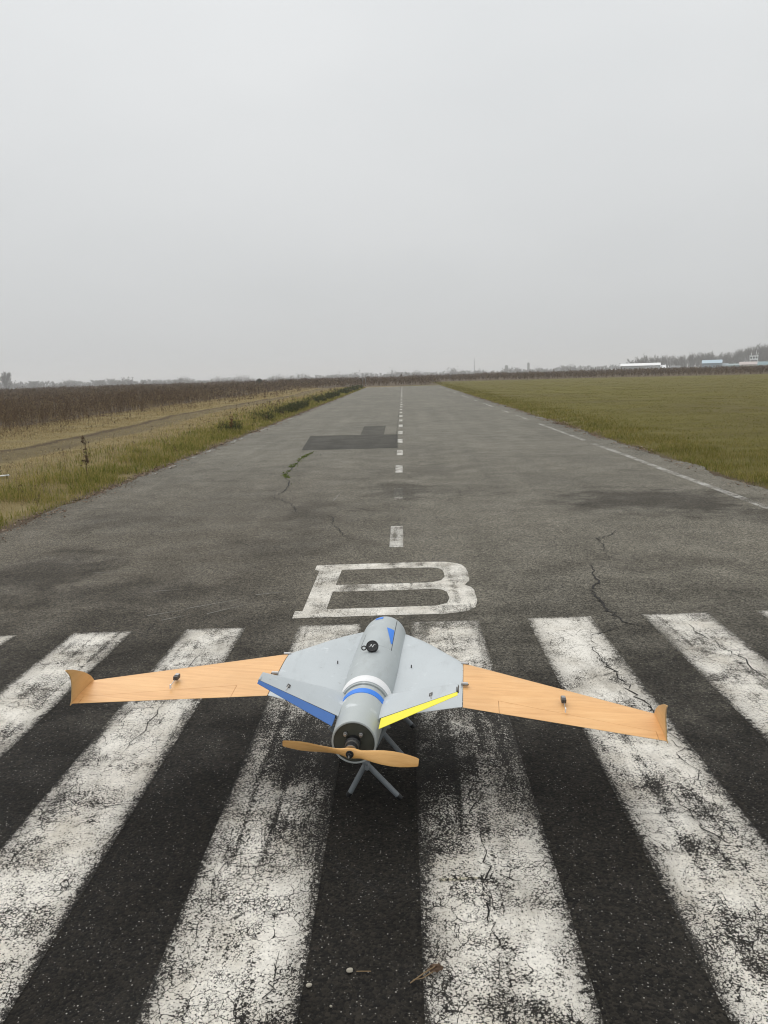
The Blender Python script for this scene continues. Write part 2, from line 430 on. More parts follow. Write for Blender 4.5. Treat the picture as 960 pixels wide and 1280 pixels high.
for i, (x0, x1) in enumerate(((-2.82, -2.5), (-2.08, -1.77), (-1.37, -1.06), (-0.66, -0.33), (0.05, 0.41), (0.78, 1.12), (1.51, 1.86), (2.24, 2.59), (2.97, 3.31))):
    ye = 4.62 + 0.038 * (x0 + x1) / 2
    m = 0.035
    # far end first so that v=0 sits on the painted end
    quads = [[(x0 - m, ye + m), (x0 - m, -1.5), (x1 + m, -1.5), (x1 + m, ye + m + 0.012)]]
    uv = [(0, 0), (0, 6.1), (1, 6.1), (1, 0)]
    s = sheet('marking_stripe', quads, PAINT_W if i in (3, 4) else PAINT, runway, uv)

# the letter B
Bo = [[-0.749, 6.041], [-0.749, 6.19], [-0.292, 6.207], [0.166, 6.223], [0.31, 6.209], [0.40, 6.16], [0.446, 6.095], [0.468, 5.99], [0.474, 5.869], [0.466, 5.61], [0.419, 5.496], [0.462, 5.44], [0.477, 5.36],
      [0.475, 5.093], [0.451, 4.951], [0.385, 4.857], [0.235, 4.814], [-0.156, 4.81], [-0.758, 4.782], [-0.76, 4.937], [-0.709, 4.933], [-0.708, 5.998]]
Bh1 = [[-0.528, 6.021], [0.18, 6.035], [0.24, 6.02], [0.278, 5.95], [0.288, 5.85], [0.285, 5.734], [0.255, 5.64], [0.183, 5.585], [-0.54, 5.568]]
Bh2 = [[-0.546, 5.387], [-0.206, 5.386], [0.19, 5.41], [0.25, 5.38], [0.28, 5.322], [0.289, 5.166], [0.265, 5.05], [0.194, 4.998], [-0.126, 4.981], [-0.551, 4.966]]
loops = [[Vector((p[0], p[1], 0)) for p in L] for L in (Bo, Bh1, Bh2)]
tess = geometry.tessellate_polygon(loops)
allv = [p for L in loops for p in L]
me = bpy.data.meshes.new('marking_letter')
me.from_pydata([(p.x, p.y, 0.002) for p in allv], [], [tuple(f) for f in tess])
bm = bmesh.new(); bm.from_mesh(me)
bmesh.ops.recalc_face_normals(bm, faces=bm.faces[:])
for f in bm.faces:
    if f.normal.z < 0: f.normal_flip()
bm.to_mesh(me); bm.free()
ul = me.uv_layers.new(name='UVMap'); ul.data.foreach_set('uv', np.full(len(me.loops) * 2, 0.5, dtype=np.float32))
tag(link('marking_letter', me, PAINT_C, runway), 'white painted letter B lying across the strip beyond the nose')

def line_strip(name, fx0, fx1, y0, y1, mat, step=0.5):
    yv = np.arange(y0, y1 + 1e-6, (y1 - y0) / max(1, round((y1 - y0) / step)))
    quads = []; uv = []
    for a, b in zip(yv, yv[1:]):
        quads.append([(fx0(a), b if False else a), (fx1(a), a), (fx1(b), b), (fx0(b), b)])
        uv += [(0.0, 0.5), (1, 0.5), (1, 0.5), (0.0, 0.5)]
    return sheet(name, quads, mat, runway, uv)

# centre dashes
y = 6.8
k = 0
while y < 94:
    w = 0.055 if k else 0.058
    xc = -0.093 + 0.015 * noise.noise((y, 0, 0))
    line_strip('marking_dash', lambda v: xc - w - 0.006, lambda v: xc + w + 0.006, y, y + (0.98 if k == 0 else 1.0), (PAINT_G if k == 1 else PAINT_D) if k else PAINT_D, 1.0)
    y += 2.66; k += 1
# right edge line, broken far off; left remnants
wob = lambda v: 0.02 * noise.noise((v * 0.4, 9, 0))
for a, b in ((-3, 16.0), (16.8, 22.5), (24.6, 27.0), (29, 31), (34, 38), (41, 43), (47, 52), (57, 60), (66, 70), (76, 82)):
    line_strip('marking_edge_line', lambda v: 3.87 + wob(v), lambda v: 3.985 + wob(v), a, b, PAINT_E)
for a, b in ((12.6, 12.95), (13.6, 14.1), (15.3, 15.6), (16.4, 17.0), (18.8, 20.2), (20.9, 21.7), (22.5, 24.2), (25, 26.4), (27.4, 29.8), (31, 33.5), (35, 38), (40, 44), (46, 52), (56, 60), (64, 70)):
    line_strip('marking_edge_line', lambda v: -4.30 + wob(v + 50), lambda v: -4.215 + wob(v + 50), a, b, PAINT_E)
for x0, x1 in ((-2.6, -2.2), (-1.7, -1.3), (-0.9, -0.5), (0.3, 0.7), (1.2, 1.6)):
    sheet('marking_stripe', [[(x0, 88), (x1, 88), (x1, 93), (x0, 93)]], PAINT_G, runway, [(0.5, .5)] * 4)
# thin yellowish paint line crossing the near stripe
sheet('marking_line', [[(0.075, 2.135), (0.205, 2.143), (0.205, 2.155), (0.075, 2.148)]], paint('cream_paint', 0.45, 0.008, tint=(0.7, 0.66, 0.5)), runway, [(0.5, .5)] * 4, 0.004)

# repair patch
sheet('repair_patch', [[(-2.46, 20.2), (-2.19, 16.29), (-0.14, 16.24), (-0.16, 19.94), (-0.52, 20.03), (-1.14, 20.12)]], asphalt('dark_repair_asphalt', 0.36), runway)
sheet('repair_patch', [[(-1.14, 20.13), (-0.52, 20.04), (-0.54, 23.5), (-1.2, 23.43)]], asphalt('older_repair_asphalt', 0.46), runway)

# ---- open cracks: narrow dark ribbons of varying width
crack_mat = plain('crack_dirt', (0.014, 0.0125, 0.011), 0.95, 0.4, 60)
def crack(pts, w, jit=0.012, sub=8, z=0.0045):
    P_ = []
    for a, b in zip(pts, pts[1:]):
        for s in range(sub):
            f = s / sub
            P_.append([a[0] + (b[0] - a[0]) * f, a[1] + (b[1] - a[1]) * f])
    P_.append(list(pts[-1]))
    L = len(P_)
    for i in range(1, L - 1):
        P_[i][0] += random.gauss(0, jit); P_[i][1] += random.gauss(0, jit * 1.2)
    v = []; f = []
    for i, p in enumerate(P_):
        a = P_[max(i - 1, 0)]; b = P_[min(i + 1, L - 1)]
        d = Vector((b[0] - a[0], b[1] - a[1])); d = d.normalized() if d.length else Vector((1, 0)); nrm = Vector((-d.y, d.x))
        ww = w * (0.35 + 0.9 * random.random()) * (0.25 + 0.75 * min(1, 4 * min(i, L - 1 - i) / L)) / 2
        v += [(p[0] - nrm.x * ww, p[1] - nrm.y * ww, z), (p[0] + nrm.x * ww, p[1] + nrm.y * ww, z)]
        if i: f.append((2 * i - 2, 2 * i, 2 * i + 1, 2 * i - 1))
    return pyd('crack', v, f, crack_mat, runway)
for pts, w in (
    ([[2.102, 7.415], [2.017, 7.296], [1.932, 7.119], [1.768, 6.96], [1.707, 6.531], [1.673, 6.287], [1.619, 6.063]], 0.018),
    ([[1.5, 6.074], [1.433, 5.865], [1.385, 5.48], [1.292, 5.277], [1.298, 5.112], [1.278, 4.859], [1.322, 4.582], [1.363, 4.528], [1.493, 4.455]], 0.026),
    ([[1.363, 4.528], [1.132, 4.381], [1.074, 4.337]], 0.014), ([[0.716, 5.124], [0.927, 5.077], [1.148, 5.011]], 0.008),
    ([[-1.961, 9.911], [-1.752, 9.921], [-1.522, 9.565], [-1.345, 9.144], [-1.278, 8.77], [-1.042, 8.483]], 0.02),
    ([[-1.888, 15.873], [-1.972, 14.396], [-1.927, 12.252], [-1.681, 11.008], [-1.68, 10.37], [-1.752, 9.921]], 0.03),
    ([[-0.913, 8.549], [-0.822, 8.372], [-0.766, 7.908], [-0.691, 7.689], [-0.542, 7.101]], 0.02), ([[-0.845, 10.472], [-0.666, 10.566]], 0.02),
    ([[1.058, 4.365], [1.026, 4.0], [1.045, 3.82], [1.068, 3.67], [1.077, 3.531], [1.096, 3.361], [1.105, 3.281], [1.121, 3.229], [1.09, 2.95], [1.1, 2.6]], 0.014),
    ([[0.927, 2.633], [0.968, 2.463], [0.977, 2.38], [1.114, 2.216]], 0.008), ([[0.793, 2.479], [0.953, 2.5], [1.085, 2.448], [1.172, 2.342]], 0.008),
    ([[-0.662, 2.661], [-0.5, 2.649], [-0.313, 2.584]], 0.008), ([[-1.397, 2.639], [-1.183, 2.601], [-1.043, 2.589]], 0.009),
    ([[-0.576, 2.645], [-0.58, 2.438], [-0.601, 2.28], [-0.621, 2.139], [-0.625, 1.962], [-0.619, 1.74]], 0.006),
    ([[-0.357, 2.585], [-0.366, 2.41], [-0.37, 2.234]], 0.007), ([[-0.375, 1.85], [-0.378, 1.738], [-0.386, 1.613]], 0.008),
    ([[0.216, 2.961], [0.221, 2.738], [0.222, 2.493], [0.24, 2.396], [0.22, 2.088], [0.225, 1.888], [0.223, 1.745], [0.241, 1.656]], 0.009),
    ([[-1.25, 2.9], [-1.2, 3.3], [-1.23, 3.8], [-1.18, 4.4]], 0.007), ([[1.68, 4.66], [1.7, 4.3], [1.78, 3.9], [1.74, 3.4], [1.8, 3.0]], 0.012), ([[0.9, 3.7], [1.02, 3.75], [1.1, 3.74]], 0.006),
    ([[-4.2, 5.2], [-3.1, 5.3], [-2.2, 5.15], [-1.3, 5.28], [-0.8, 5.4]], 0.006), ([[0.2, 14.1], [1.8, 14.0], [3.3, 14.3]], 0.02), ([[-4.1, 18.3], [-3.0, 18.1], [-2.3, 18.3]], 0.02),
    ([[0, 33.2], [2, 33.6], [3.8, 33.0]], 0.03), ([[-4, 40.2], [-1, 40.8], [3.9, 40.1]], 0.03), ([[-3.9, 12.0], [-2.8, 11.6], [-2.0, 11.9]], 0.015), ([[1.1, 11.7], [2.3, 11.6]], 0.02), ([[-0.19, 15.8], [-0.2, 20], [-0.18, 28], [-0.2, 40]], 0.02),
):
    crack(pts, w * 0.55)

# pale scratches on the left half
scr_mat = plain('pale_scratch', (0.22, 0.21, 0.19), 0.8, 0.3, 80)
for (x, y, a, l) in ((-1.52, 5.05, 0.55, 0.5), (-1.35, 4.92, 0.7, 0.35), (-1.62, 4.8, 0.6, 0.22), (-1.1, 5.35, 0.3, 0.3), (-1.9, 5.5, 0.2, 0.25), (-0.91, 9.5, 1.5, 1.0), (-2.6, 6.1, 0.1, 0.15), (-1.75, 4.9, 0.5, 0.3)):
    d = Vector((cos(a), sin(a))); nn = Vector((-d.y, d.x)) * 0.004
    pyd('scratch', [(x - nn.x, y - nn.y, .003), (x + d.x * l * .5 - nn.x * .4, y + d.y * l * .5, .003), (x + d.x * l, y + d.y * l, .003), (x + d.x * l * .5 + nn.x, y + d.y * l * .5 + nn.y, .003), (x + nn.x, y + nn.y, .003)], [(0, 1, 2, 3, 4)], scr_mat, runway)

# ================================================================== THE DRONE
# ---- materials
def gray_paint(name, col, spots=True):
    t = NT(name); p = t.obj()
    n1 = t.noise(p, 6, 5, 0.6); n2 = t.noise(p, 45, 4, 0.7); n3 = t.noise(t.map(p, (1, 0.25, 1)), 24, 4, 0.6)
    c = t.mix(n1, tuple(x * 0.88 for x in col), tuple(x * 1.08 for x in col))
    c = t.mix(t.step(n3, 0.55, 0.8, 0, 0.35), c, tuple(x * 0.72 for x in col))
    if spots:
        c = t.mix(t.step(t.noise(p, 13, 3, 0.6), 0.60, 0.72, 0, 0.6), c, (0.66, 0.69, 0.70))
        c = t.mix(t.step(t.noise(t.map(p, (1, .4, 1)), 7, 5, .7), 0.58, 0.72, 0, 0.45), c, (0.30, 0.315, 0.31))
        c = t.mix(t.step(t.noise(p, 38, 3), 0.70, 0.76, 0, 0.5), c, (0.2, 0.2, 0.19))
    c = t.mix(t.step(t.noise(p, 70, 5, 0.75), 0.66, 0.74, 0, 0.4), c, (0.16, 0.155, 0.14))
    return t.fin(c, t.fmix(n2, 0.42, 0.6), t.bump(n2, 0.06, 0.002), 0.45)
GRAY = gray_paint('grey_wing_paint', (0.49, 0.525, 0.54))
HULL = gray_paint('grey_hull_paint', (0.42, 0.455, 0.46))
TUBE = gray_paint('grey_boom_paint', (0.42, 0.45, 0.445))

def wood(name, a, b, c_, scale=1.0, gloss=0.4, axis=0):
    t = NT(name); p = t.obj()
    sc = (1.2, 26, 26) if axis == 0 else (26, 1.2, 26)
    warp = t.vm('ADD', p, t.vm('SCALE', t.noise(p, 3, 3, out='Color'), s=0.05))
    g = t.noise(t.map(warp, sc), 2.2 * scale, 6, 0.62); g2 = t.noise(t.map(warp, tuple(x * 3.5 for x in sc)), 2.5 * scale, 4, 0.6)
    big = t.noise(p, 5, 3)
    col = t.ramp(t.m_('ADD', t.m_('MULTIPLY', g, 0.75), t.m_('MULTIPLY', g2, 0.25)), [(0.3, a), (0.5, b), (0.72, c_)])
    col = t.mix(t.step(big, 0.35, 0.7, 0, 0.28), col, tuple(x * 0.8 for x in a))
    return t.fin(col, t.fmix(g2, gloss - 0.06, gloss + 0.12), t.bump(g2, 0.05, 0.001), 0.45)
WOOD = wood('plywood_skin', (0.66, 0.345, 0.13), (0.78, 0.44, 0.18), (0.84, 0.515, 0.235))
WOOD_D = wood('winglet_plywood', (0.60, 0.37, 0.15), (0.69, 0.44, 0.19), (0.75, 0.49, 0.225), axis=1)
PROPW = wood('lacquered_beech', (0.64, 0.33, 0.10), (0.75, 0.42, 0.145), (0.81, 0.49, 0.19), 2.0, 0.28)
BLUE = plain('blue_tape', (0.02, 0.20, 0.74), 0.5, 0.1, 60)
BLUE_D = plain('blue_edge_paint', (0.038, 0.135, 0.40), 0.5, 0.15, 40)
YELLOW = plain('yellow_edge_paint', (0.86, 0.76, 0.02), 0.5, 0.08, 40)
WHITE = plain('white_tape', (0.8, 0.8, 0.8), 0.5, 0.06, 50)
BLACK = plain('black_plastic', (0.012, 0.012, 0.013), 0.42, 0.2, 60)
STEEL = plain('dull_steel', (0.42, 0.41, 0.40), 0.38, 0.2, 60, 1.0)
DARKST = plain('dark_fitting', (0.07, 0.066, 0.062), 0.5, 0.3, 60)
SEAM = plain('dark_seam_gap', (0.03, 0.03, 0.03), 0.9, 0.2, 60)  # dark colour of the hatch seams and hinge joints
t = NT('olive_rear_plate'); p = t.obj(); n1 = t.noise(p, 30, 5, 0.7); n2 = t.noise(p, 9, 4, 0.6)
OLIVE = t.fin(t.mix(t.step(n2, 0.3, 0.7), t.mix(n1, (0.028, 0.030, 0.021), (0.055, 0.057, 0.043)), (0.075, 0.075, 0.06)), 0.6, t.bump(n1, 0.1, 0.001), 0.4)
LEGM = plain('grey_leg_enamel', (0.19, 0.21, 0.225), 0.45, 0.2, 40)
LABELW = plain('white_print', (0.75, 0.75, 0.75), 0.5, 0.05, 50)

uav = empty('delta_wing_drone')
uav.matrix_world = Matrix(((0.9957, 0.0798, 0.0469, -0.1976), (-0.0797, 0.9968, -0.0038, 2.45), (-0.0470, 0.0, 0.9989, 0.3089), (0, 0, 0, 1)))
tag(uav, 'grey pusher drone with plain wooden outer wings and wooden propeller on a stand', 'drone')

# ---- body of revolution about local y
def lathe_y(name, prof, mat, parent, seg=48, a0=0.0, a1=2 * pi, smooth=35, cap=False):
    """prof = [(y, r)]; angle 0 = top (+z), positive towards +x"""
    full = abs((a1 - a0) - 2 * pi) < 1e-6
    n = seg if full else seg + 1
    v = []; f = []
    for (y, r) in prof:
        for k in range(n):
            a = a0 + (a1 - a0) * k / seg
            v.append((r * sin(a), y, r * cos(a)))
    for j in range(len(prof) - 1):
        for k in range(seg):
            k2 = (k + 1) % n
            f.append((j * n + k, j * n + k2, (j + 1) * n + k2, (j + 1) * n + k))
    if cap and full:
        f.append(tuple(range(n))); f.append(tuple((len(prof) - 1) * n + k for k in range(n)))
    bm = bmesh.new(); vv = [bm.verts.new(q) for q in v]
    for q in f:
        try: bm.faces.new([vv[i] for i in q])
        except ValueError: pass
    bmesh.ops.remove_doubles(bm, verts=bm.verts[:], dist=1e-6)
    return bmo(name, bm, mat, parent, smooth)

HP = [(0.300, 0.0965), (0.36, 0.0995), (0.45, 0.103), (0.6, 0.107), (0.95, 0.107), (1.02, 0.1045)]
for k in range(1, 13):
    a = k / 12 * pi / 2
    HP.append((1.02 + 0.165 * sin(a), 0.1045 * cos(a) ** 0.85 if k < 12 else 0.0))
def hull_r(y):
    for (y0, r0), (y1, r1) in zip(HP, HP[1:]):
        if y0 <= y <= y1: return r0 + (r1 - r0) * (y - y0) / (y1 - y0)
    return 0.09
hull = lathe_y('hull', [(0.300, 0.086)] + HP, HULL, uav)
boom = lathe_y('tail_boom', [(0.0, 0.0715), (-0.0015, 0.0745), (0.0, 0.0780), (0.006, 0.0785), (0.15, 0.0835), (0.315, 0.0885)], TUBE, uav)
plate = lathe_y('rear_plate', [(0.004, 0.0), (0.004, 0.0725), (0.010, 0.0725)], OLIVE, uav)
# the lap joint ring and tape bands over the top
lathe_y('joint_ring', [(0.292, 0.0885), (0.292, 0.0935), (0.299, 0.0955), (0.2995, 0.0957)], TUBE, hull)
lathe_y('white_band', [(0.303, 0.0970), (0.305, 0.0982), (0.352, 0.1006), (0.354, 0.0994)], WHITE, hull, 40, radians(-96), radians(92))
lathe_y('blue_band', [(0.222, 0.0858), (0.223, 0.0872), (0.258, 0.0884), (0.259, 0.0872)], BLUE, boom, 40, radians(-82), radians(78))
lathe_y('tape_end', [(0.270, 0.0905), (0.272, 0.0940), (0.305, 0.0992), (0.307, 0.0975)], WHITE, hull, 6, radians(74), radians(92))

def on_hull(name, rows, mat, parent=None, off=0.0012, nu=6):
    """patch on the hull; rows = [(y, x_left, x_right)]"""
    v = []; f = []
    for (y, a, b) in rows:
        r = hull_r(y) + off
        for k in range(nu + 1):
            x = a + (b - a) * k / nu; v.append((x, y, math.sqrt(max(r * r - x * x, 0))))
    for j in range(len(rows) - 1):
        for k in range(nu):
            q = j * (nu + 1) + k; f.append((q, q + 1, q + nu + 2, q + nu + 1))
    return pyd(name, v, f, mat, parent or hull, 180)
def rows_(y0, y1, f0, f1, n=10):
    return [(y0 + (y1 - y0) * k / n, f0(k / n), f1(k / n)) for k in range(n + 1)]
on_hull('blue_tape_piece', rows_(0.735, 0.905, lambda k: 0.056 - 0.034 * k, lambda k: 0.062 - 0.006 * k), BLUE)
on_hull('blue_tape_piece', rows_(1.030, 1.065, lambda k: -0.046, lambda k: -0.010, 6), BLUE)
on_hull('hatch_seam', rows_(0.665, 1.075, lambda k: 0.0635 - 0.01 * k, lambda k: 0.0655 - 0.01 * k, 24), SEAM, None, 0.0007, 1)
on_hull('hatch_seam', rows_(0.69, 0.86, lambda k: -0.071 + 0.002 * k, lambda k: -0.0698 + 0.002 * k, 12), SEAM, None, 0.0006, 1)
on_hull('hatch_seam', rows_(0.664, 0.6655, lambda k: -0.07, lambda k: 0.064, 1), plain('faint_seam', (0.22, 0.24, 0.245), 0.7), None, 0.0006, 16)

# ---- wings
def airfoil(le, te, th, s0=0.0, s1=1.0, n=14):
    le = Vector(le); te = Vector(te); ch = te - le; c_ = ch.length
    def half(s):
        return 5 * th * c_ * (0.2969 * math.sqrt(max(s, 0)) - 0.126 * s - 0.3516 * s * s + 0.2843 * s ** 3 - 0.1036 * s ** 4)
    ss = [s0 + (s1 - s0) * (1 - cos(pi * k / n)) / 2 for k in range(n + 1)]
    up = [le + ch * s + Vector((0, 0, half(s) * 1.2 + 0.0006)) for s in reversed(ss)]
    lo = [le + ch * s - Vector((0, 0, half(s) * 0.7 + 0.0006)) for s in ss]
    return up + lo
def bm_loft(bm, secs, s0=0.0, s1=1.0):
    rings = [[bm.verts.new(p) for p in airfoil(le, te, th, s0, s1)] for le, te, th in secs]
    n = len(rings[0])
    for a, b in zip(rings, rings[1:]):
        for k in range(n):
            bm.faces.new((a[k], a[(k + 1) % n], b[(k + 1) % n], b[k]))
    bm.faces.new(rings[0]); bm.faces.new(rings[-1])
def loft(name, secs, mat, parent, s0=0.0, s1=1.0, smooth=45):
    bm = bmesh.new(); bm_loft(bm, secs, s0, s1)
    return bmo(name, bm, mat, parent, smooth)
def mid(a, b, f):
    return (Vector(a[0]).lerp(Vector(b[0]), f), Vector(a[1]).lerp(Vector(b[1]), f), a[2] + (b[2] - a[2]) * f)
def mir(secs, s):
    return [((le[0] * s, le[1], le[2]), (te[0] * s, te[1], te[2]), th) for le, te, th in secs]

for sx in (-1, 1):
    # blended centre section
    cs = [((0.05, 1.065, 0.022), (0.05, 0.17, 0.004), 0.030), ((0.085, 1.055, 0.024), (0.085, 0.180, 0.008), 0.030), ((0.108, 1.035, 0.028), (0.108, 0.190, 0.012), 0.032), ((0.14, 0.998, 0.030), (0.14, 0.198, 0.016), 0.036), ((0.18, 0.950, 0.033), (0.18, 0.208, 0.020), 0.042),
          ((0.235, 0.872, 0.037), (0.235, 0.222, 0.025), 0.052), ((0.30, 0.764, 0.043), (0.30, 0.242, 0.030), 0.066), ((0.345, 0.692, 0.047), (0.345, 0.254, 0.034), 0.076), ((0.3675, 0.652, 0.049), (0.3675, 0.260, 0.035), 0.08)]
    cw = loft('center_wing', mir(cs, sx), GRAY, uav)
    # scuffed fasteners on the centre section
    for (x, y) in ((0.155, 0.60),):
        lathe = bmesh.new(); bm_tube(lathe, [(sx * x, y, 0.030), (sx * x, y, 0.0535 if x < .2 else 0.0730)], 0.0026, 8); bmo('screw_head', lathe, DARKST, cw, 40)
    # outer wooden wing
    r0 = ((0.3705, 0.650, 0.049), (0.3705, 0.257, 0.035), 0.08); r1 = ((1.066, 0.268, 0.048), (1.060, 0.086, 0.036), 0.075)
    secs = [mid(r0, r1, k / 8) for k in range(9)]
    bm = bmesh.new(); bm_loft(bm, mir(secs, sx), 0.0, 0.765); bm_loft(bm, mir([mid(r0, r1, 0.0), mid(r0, r1, 0.19)], sx), 0.7652, 1.0); bm_loft(bm, mir([mid(r0, r1, 0.965), mid(r0, r1, 1.0)], sx), 0.7652, 1.0)
    ow = bmo('outer_wing', bm, WOOD, uav, 45)
    loft('aileron', mir([mid(r0, r1, f) for f in (0.192, 0.45, 0.7, 0.963)], sx), WOOD, ow, 0.769, 1.0)
    # servo cover and pushrod
    sc_ = box('servo_cover', (sx * 0.739, 0.298, 0.071), (0.018, 0.034, 0.016), DARKST, ow, bev=0.003)
    box('servo_cover_lid', (sx * 0.739, 0.303, 0.0795), (0.013, 0.018, 0.003), STEEL, sc_)
    tube('pushrod', [(sx * 0.739, 0.282, 0.068), (sx * 0.739, 0.238, 0.063)], 0.0016, STEEL, ow, 6)
    box('control_horn', (sx * 0.739, 0.232, 0.060), (0.004, 0.010, 0.016), WHITE, ow)
    # latches at the joint
    for (y, ln) in ((0.625, 0.022), (0.405, 0.020)):
        lt = tube('wing_latch', [(sx * 0.362, y, 0.0655 if y < 0.5 else 0.062), (sx * (0.368 + ln), y - 0.002, 0.0655 if y < 0.5 else 0.062)], 0.0078, STEEL, uav, 10)
        tube('latch_pin', [(sx * (0.368 + ln), y - 0.002, 0.064), (sx * (0.371 + ln), y - 0.002, 0.064)], 0.0035, DARKST, lt, 8)
    # winglet: curved leading edge, swept back over the tip
    Lp = [(1.064, 0.272, 0.030), (1.060, 0.262, 0.056), (1.055, 0.232, 0.084), (1.050, 0.196, 0.108), (1.045, 0.160, 0.130), (1.040, 0.124, 0.148), (1.036, 0.090, 0.165), (1.031, 0.052, 0.183), (1.028, 0.016, 0.196), (1.027, 0.004, 0.200)]
    Tp = [(1.064, 0.086, 0.028), (1.060, 0.087, 0.040), (1.057, 0.087, 0.062), (1.054, 0.085, 0.084), (1.049, 0.078, 0.108), (1.045, 0.069, 0.130), (1.040, 0.055, 0.152), (1.034, 0.034, 0.174), (1.029, 0.010, 0.192), (1.027, 0.000, 0.199)]
    nW = 9
    bm = bmesh.new(); th = 0.0035
    v1 = [[bm.verts.new((sx * (p[0] + o_), p[1], p[2])) for p in L] for o_ in (-th / 2, th / 2) for L in (Lp, Tp)]
    a_, b_, c2, d2 = v1
    for k in range(nW):
        bm.faces.new((a_[k], a_[k + 1], b_[k + 1], b_[k])); bm.faces.new((c2[k], d2[k], d2[k + 1], c2[k + 1]))
        bm.faces.new((a_[k], c2[k], c2[k + 1], a_[k + 1])); bm.faces.new((b_[k], b_[k + 1], d2[k + 1], d2[k]))
    bm.faces.new((a_[0], b_[0], d2[0], c2[0])); bm.faces.new((a_[-1], c2[-1], d2[-1], b_[-1]))
    bmo('winglet', bm, WOOD_D, uav)
    # raised tail panel with painted control surface
    p0 = ((0.072, 0.335, 0.030), (0.072, 0.022, 0.039), 0.055); p1 = ((0.347, 0.118, 0.186), (0.350, 0.040, 0.178), 0.07)
    ps = mir([mid(p0, p1, k / 6) for k in range(7)], sx)
    tp = loft('tail_panel', ps, GRAY, uav, 0.0, 0.735)
    rd = loft('control_surface', mir([mid(p0, p1, f) for f in (0.035, 0.3, 0.6, 0.992)], sx), BLUE_D if sx < 0 else YELLOW, tp, 0.752, 1.0)
    tag(rd, 'blue painted trailing edge of the tail panel' if sx < 0 else 'yellow painted trailing edge of the tail panel')
    loft('hinge_gap', mir([mid(p0, p1, f) for f in (0.02, 0.98)], sx), SEAM, tp, 0.735, 0.752)
    h0 = mid(p0, p1, 0.66); hp = h0[0].lerp(h0[1], 0.45)
    box('horn_slot', (sx * hp.x, hp.y, hp.z + 0.0075), (0.012, 0.022, 0.003), DARKST, tp, Matrix.Rotation(-sx * 0.52, 3, 'Y'))
    tube('linkage', [(sx * hp.x, hp.y - 0.005, hp.z + 0.010), (sx * (hp.x + .003), hp.y - 0.035, hp.z + 0.006)], 0.0016, STEEL, tp, 6)
    h1 = mid(p0, p1, 0.985); hq = h1[0].lerp(h1[1], 0.4)
    box('tip_cap', (sx * (hq.x + 0.003), hq.y, hq.z), (0.006, 0.06, 0.011), DARKST if sx > 0 else GRAY, tp, Matrix.Rotation(-sx * 0.52, 3, 'Y'), 0.002)

# ---- antenna puck with keeper loop, tipped back towards the tail
ax = Vector((-0.05, -0.70, 0.71)).normalized()
rotA = ax.to_track_quat('Z', 'Y').to_matrix()
cp = Vector((-0.010, 0.600, 0.125))
ant = tube('antenna_stalk', [(-0.012, 0.607, 0.100), (-0.011, 0.607, 0.110), tuple(cp - ax * 0.006)], [0.007, 0.006, 0.005], STEEL, uav, 10)
def lathe_z(bm, prof, seg, M_):
    rings = [[bm.verts.new(M_ @ Vector((r * cos(2 * pi * k / seg), r * sin(2 * pi * k / seg), z))) for k in range(seg)] for (r, z) in prof]
    for a, b in zip(rings, rings[1:]):
        for k in range(seg): bm.faces.new((a[k], a[(k + 1) % seg], b[(k + 1) % seg], b[k]))
    bm.faces.new(rings[0]); bm.faces.new(rings[-1])
MA = Matrix.Translation(cp) @ rotA.to_4x4()
bm = bmesh.new(); lathe_z(bm, [(0.021, -0.008), (0.0255, -0.006), (0.0265, 0.0), (0.0255, 0.006), (0.023, 0.0085), (0.0215, 0.008), (0.0205, 0.0065)], 28, MA)
cap = bmo('antenna_cap', bm, BLACK, uav, 35)
bm = bmesh.new()
lp = [MA @ Vector((-0.026 - 0.008 + 0.009 * cos(a), -0.010 + 0.009 * sin(a), 0.0)) for a in [2 * pi * k / 16 for k in range(17)]]
bm_tube(bm, lp, 0.0026, 6, False); bmo('keeper_loop', bm, BLACK, cap, 60)
# small white print on the puck
def stroke(bm, a, b, w):
    a = Vector(a); b = Vector(b); d = (b - a).normalized(); n_ = Vector((-d.y, d.x)) * w / 2
    bm.faces.new([bm.verts.new(MA @ Vector((q.x, q.y, 0.0072))) for q in (a - n_, b - n_, b + n_, a + n_)])
bm = bmesh.new()
for a, b in (((-0.009, -0.006), (-0.004, 0.007)), ((-0.0036, 0.006), (0.0024, -0.006)), ((0.003, -0.0064), (0.0075, 0.0066)), ((-0.0125, -0.006), (-0.0108, -0.0058)), ((0.0095, 0.0066), (0.0128, 0.0062))):
    stroke(bm, a, b, 0.0022)
bmo('cap_print', bm, LABELW, cap)

# ---- motor and propeller
def ybar(name, prof, mat, parent, x=0.0, z=0.0, seg=24):
    o = lathe_y(name, prof, mat, parent, seg, cap=True)
    o.location = (x, 0, z); return o
mot = ybar('motor_can', [(0.004, 0.027), (-0.016, 0.027), (-0.020, 0.024), (-0.020, 0.018)], BLACK, uav, -0.003, -0.001)
ybar('motor_ring', [(-0.020, 0.0235), (-0.027, 0.0245), (-0.034, 0.0235)], STEEL, uav, -0.003, -0.001)
ybar('motor_collar', [(-0.034, 0.0215), (-0.046, 0.0215), (-0.047, 0.0225), (-0.056, 0.0225)], BLACK, uav, -0.003, -0.001)
ybar('motor_flange', [(-0.056, 0.021), (-0.061, 0.021)], STEEL, uav, -0.003, -0.001)
for (bx, bz) in ((-0.030, 0.030), (0.024, 0.031), (-0.028, -0.033), (0.026, -0.034)):
    b_ = ybar('mounting_bolt', [(0.004, 0.0075), (-0.004, 0.0075), (-0.005, 0.006), (-0.012, 0.0055), (-0.013, 0.0045)], STEEL, uav, bx, bz, 10)

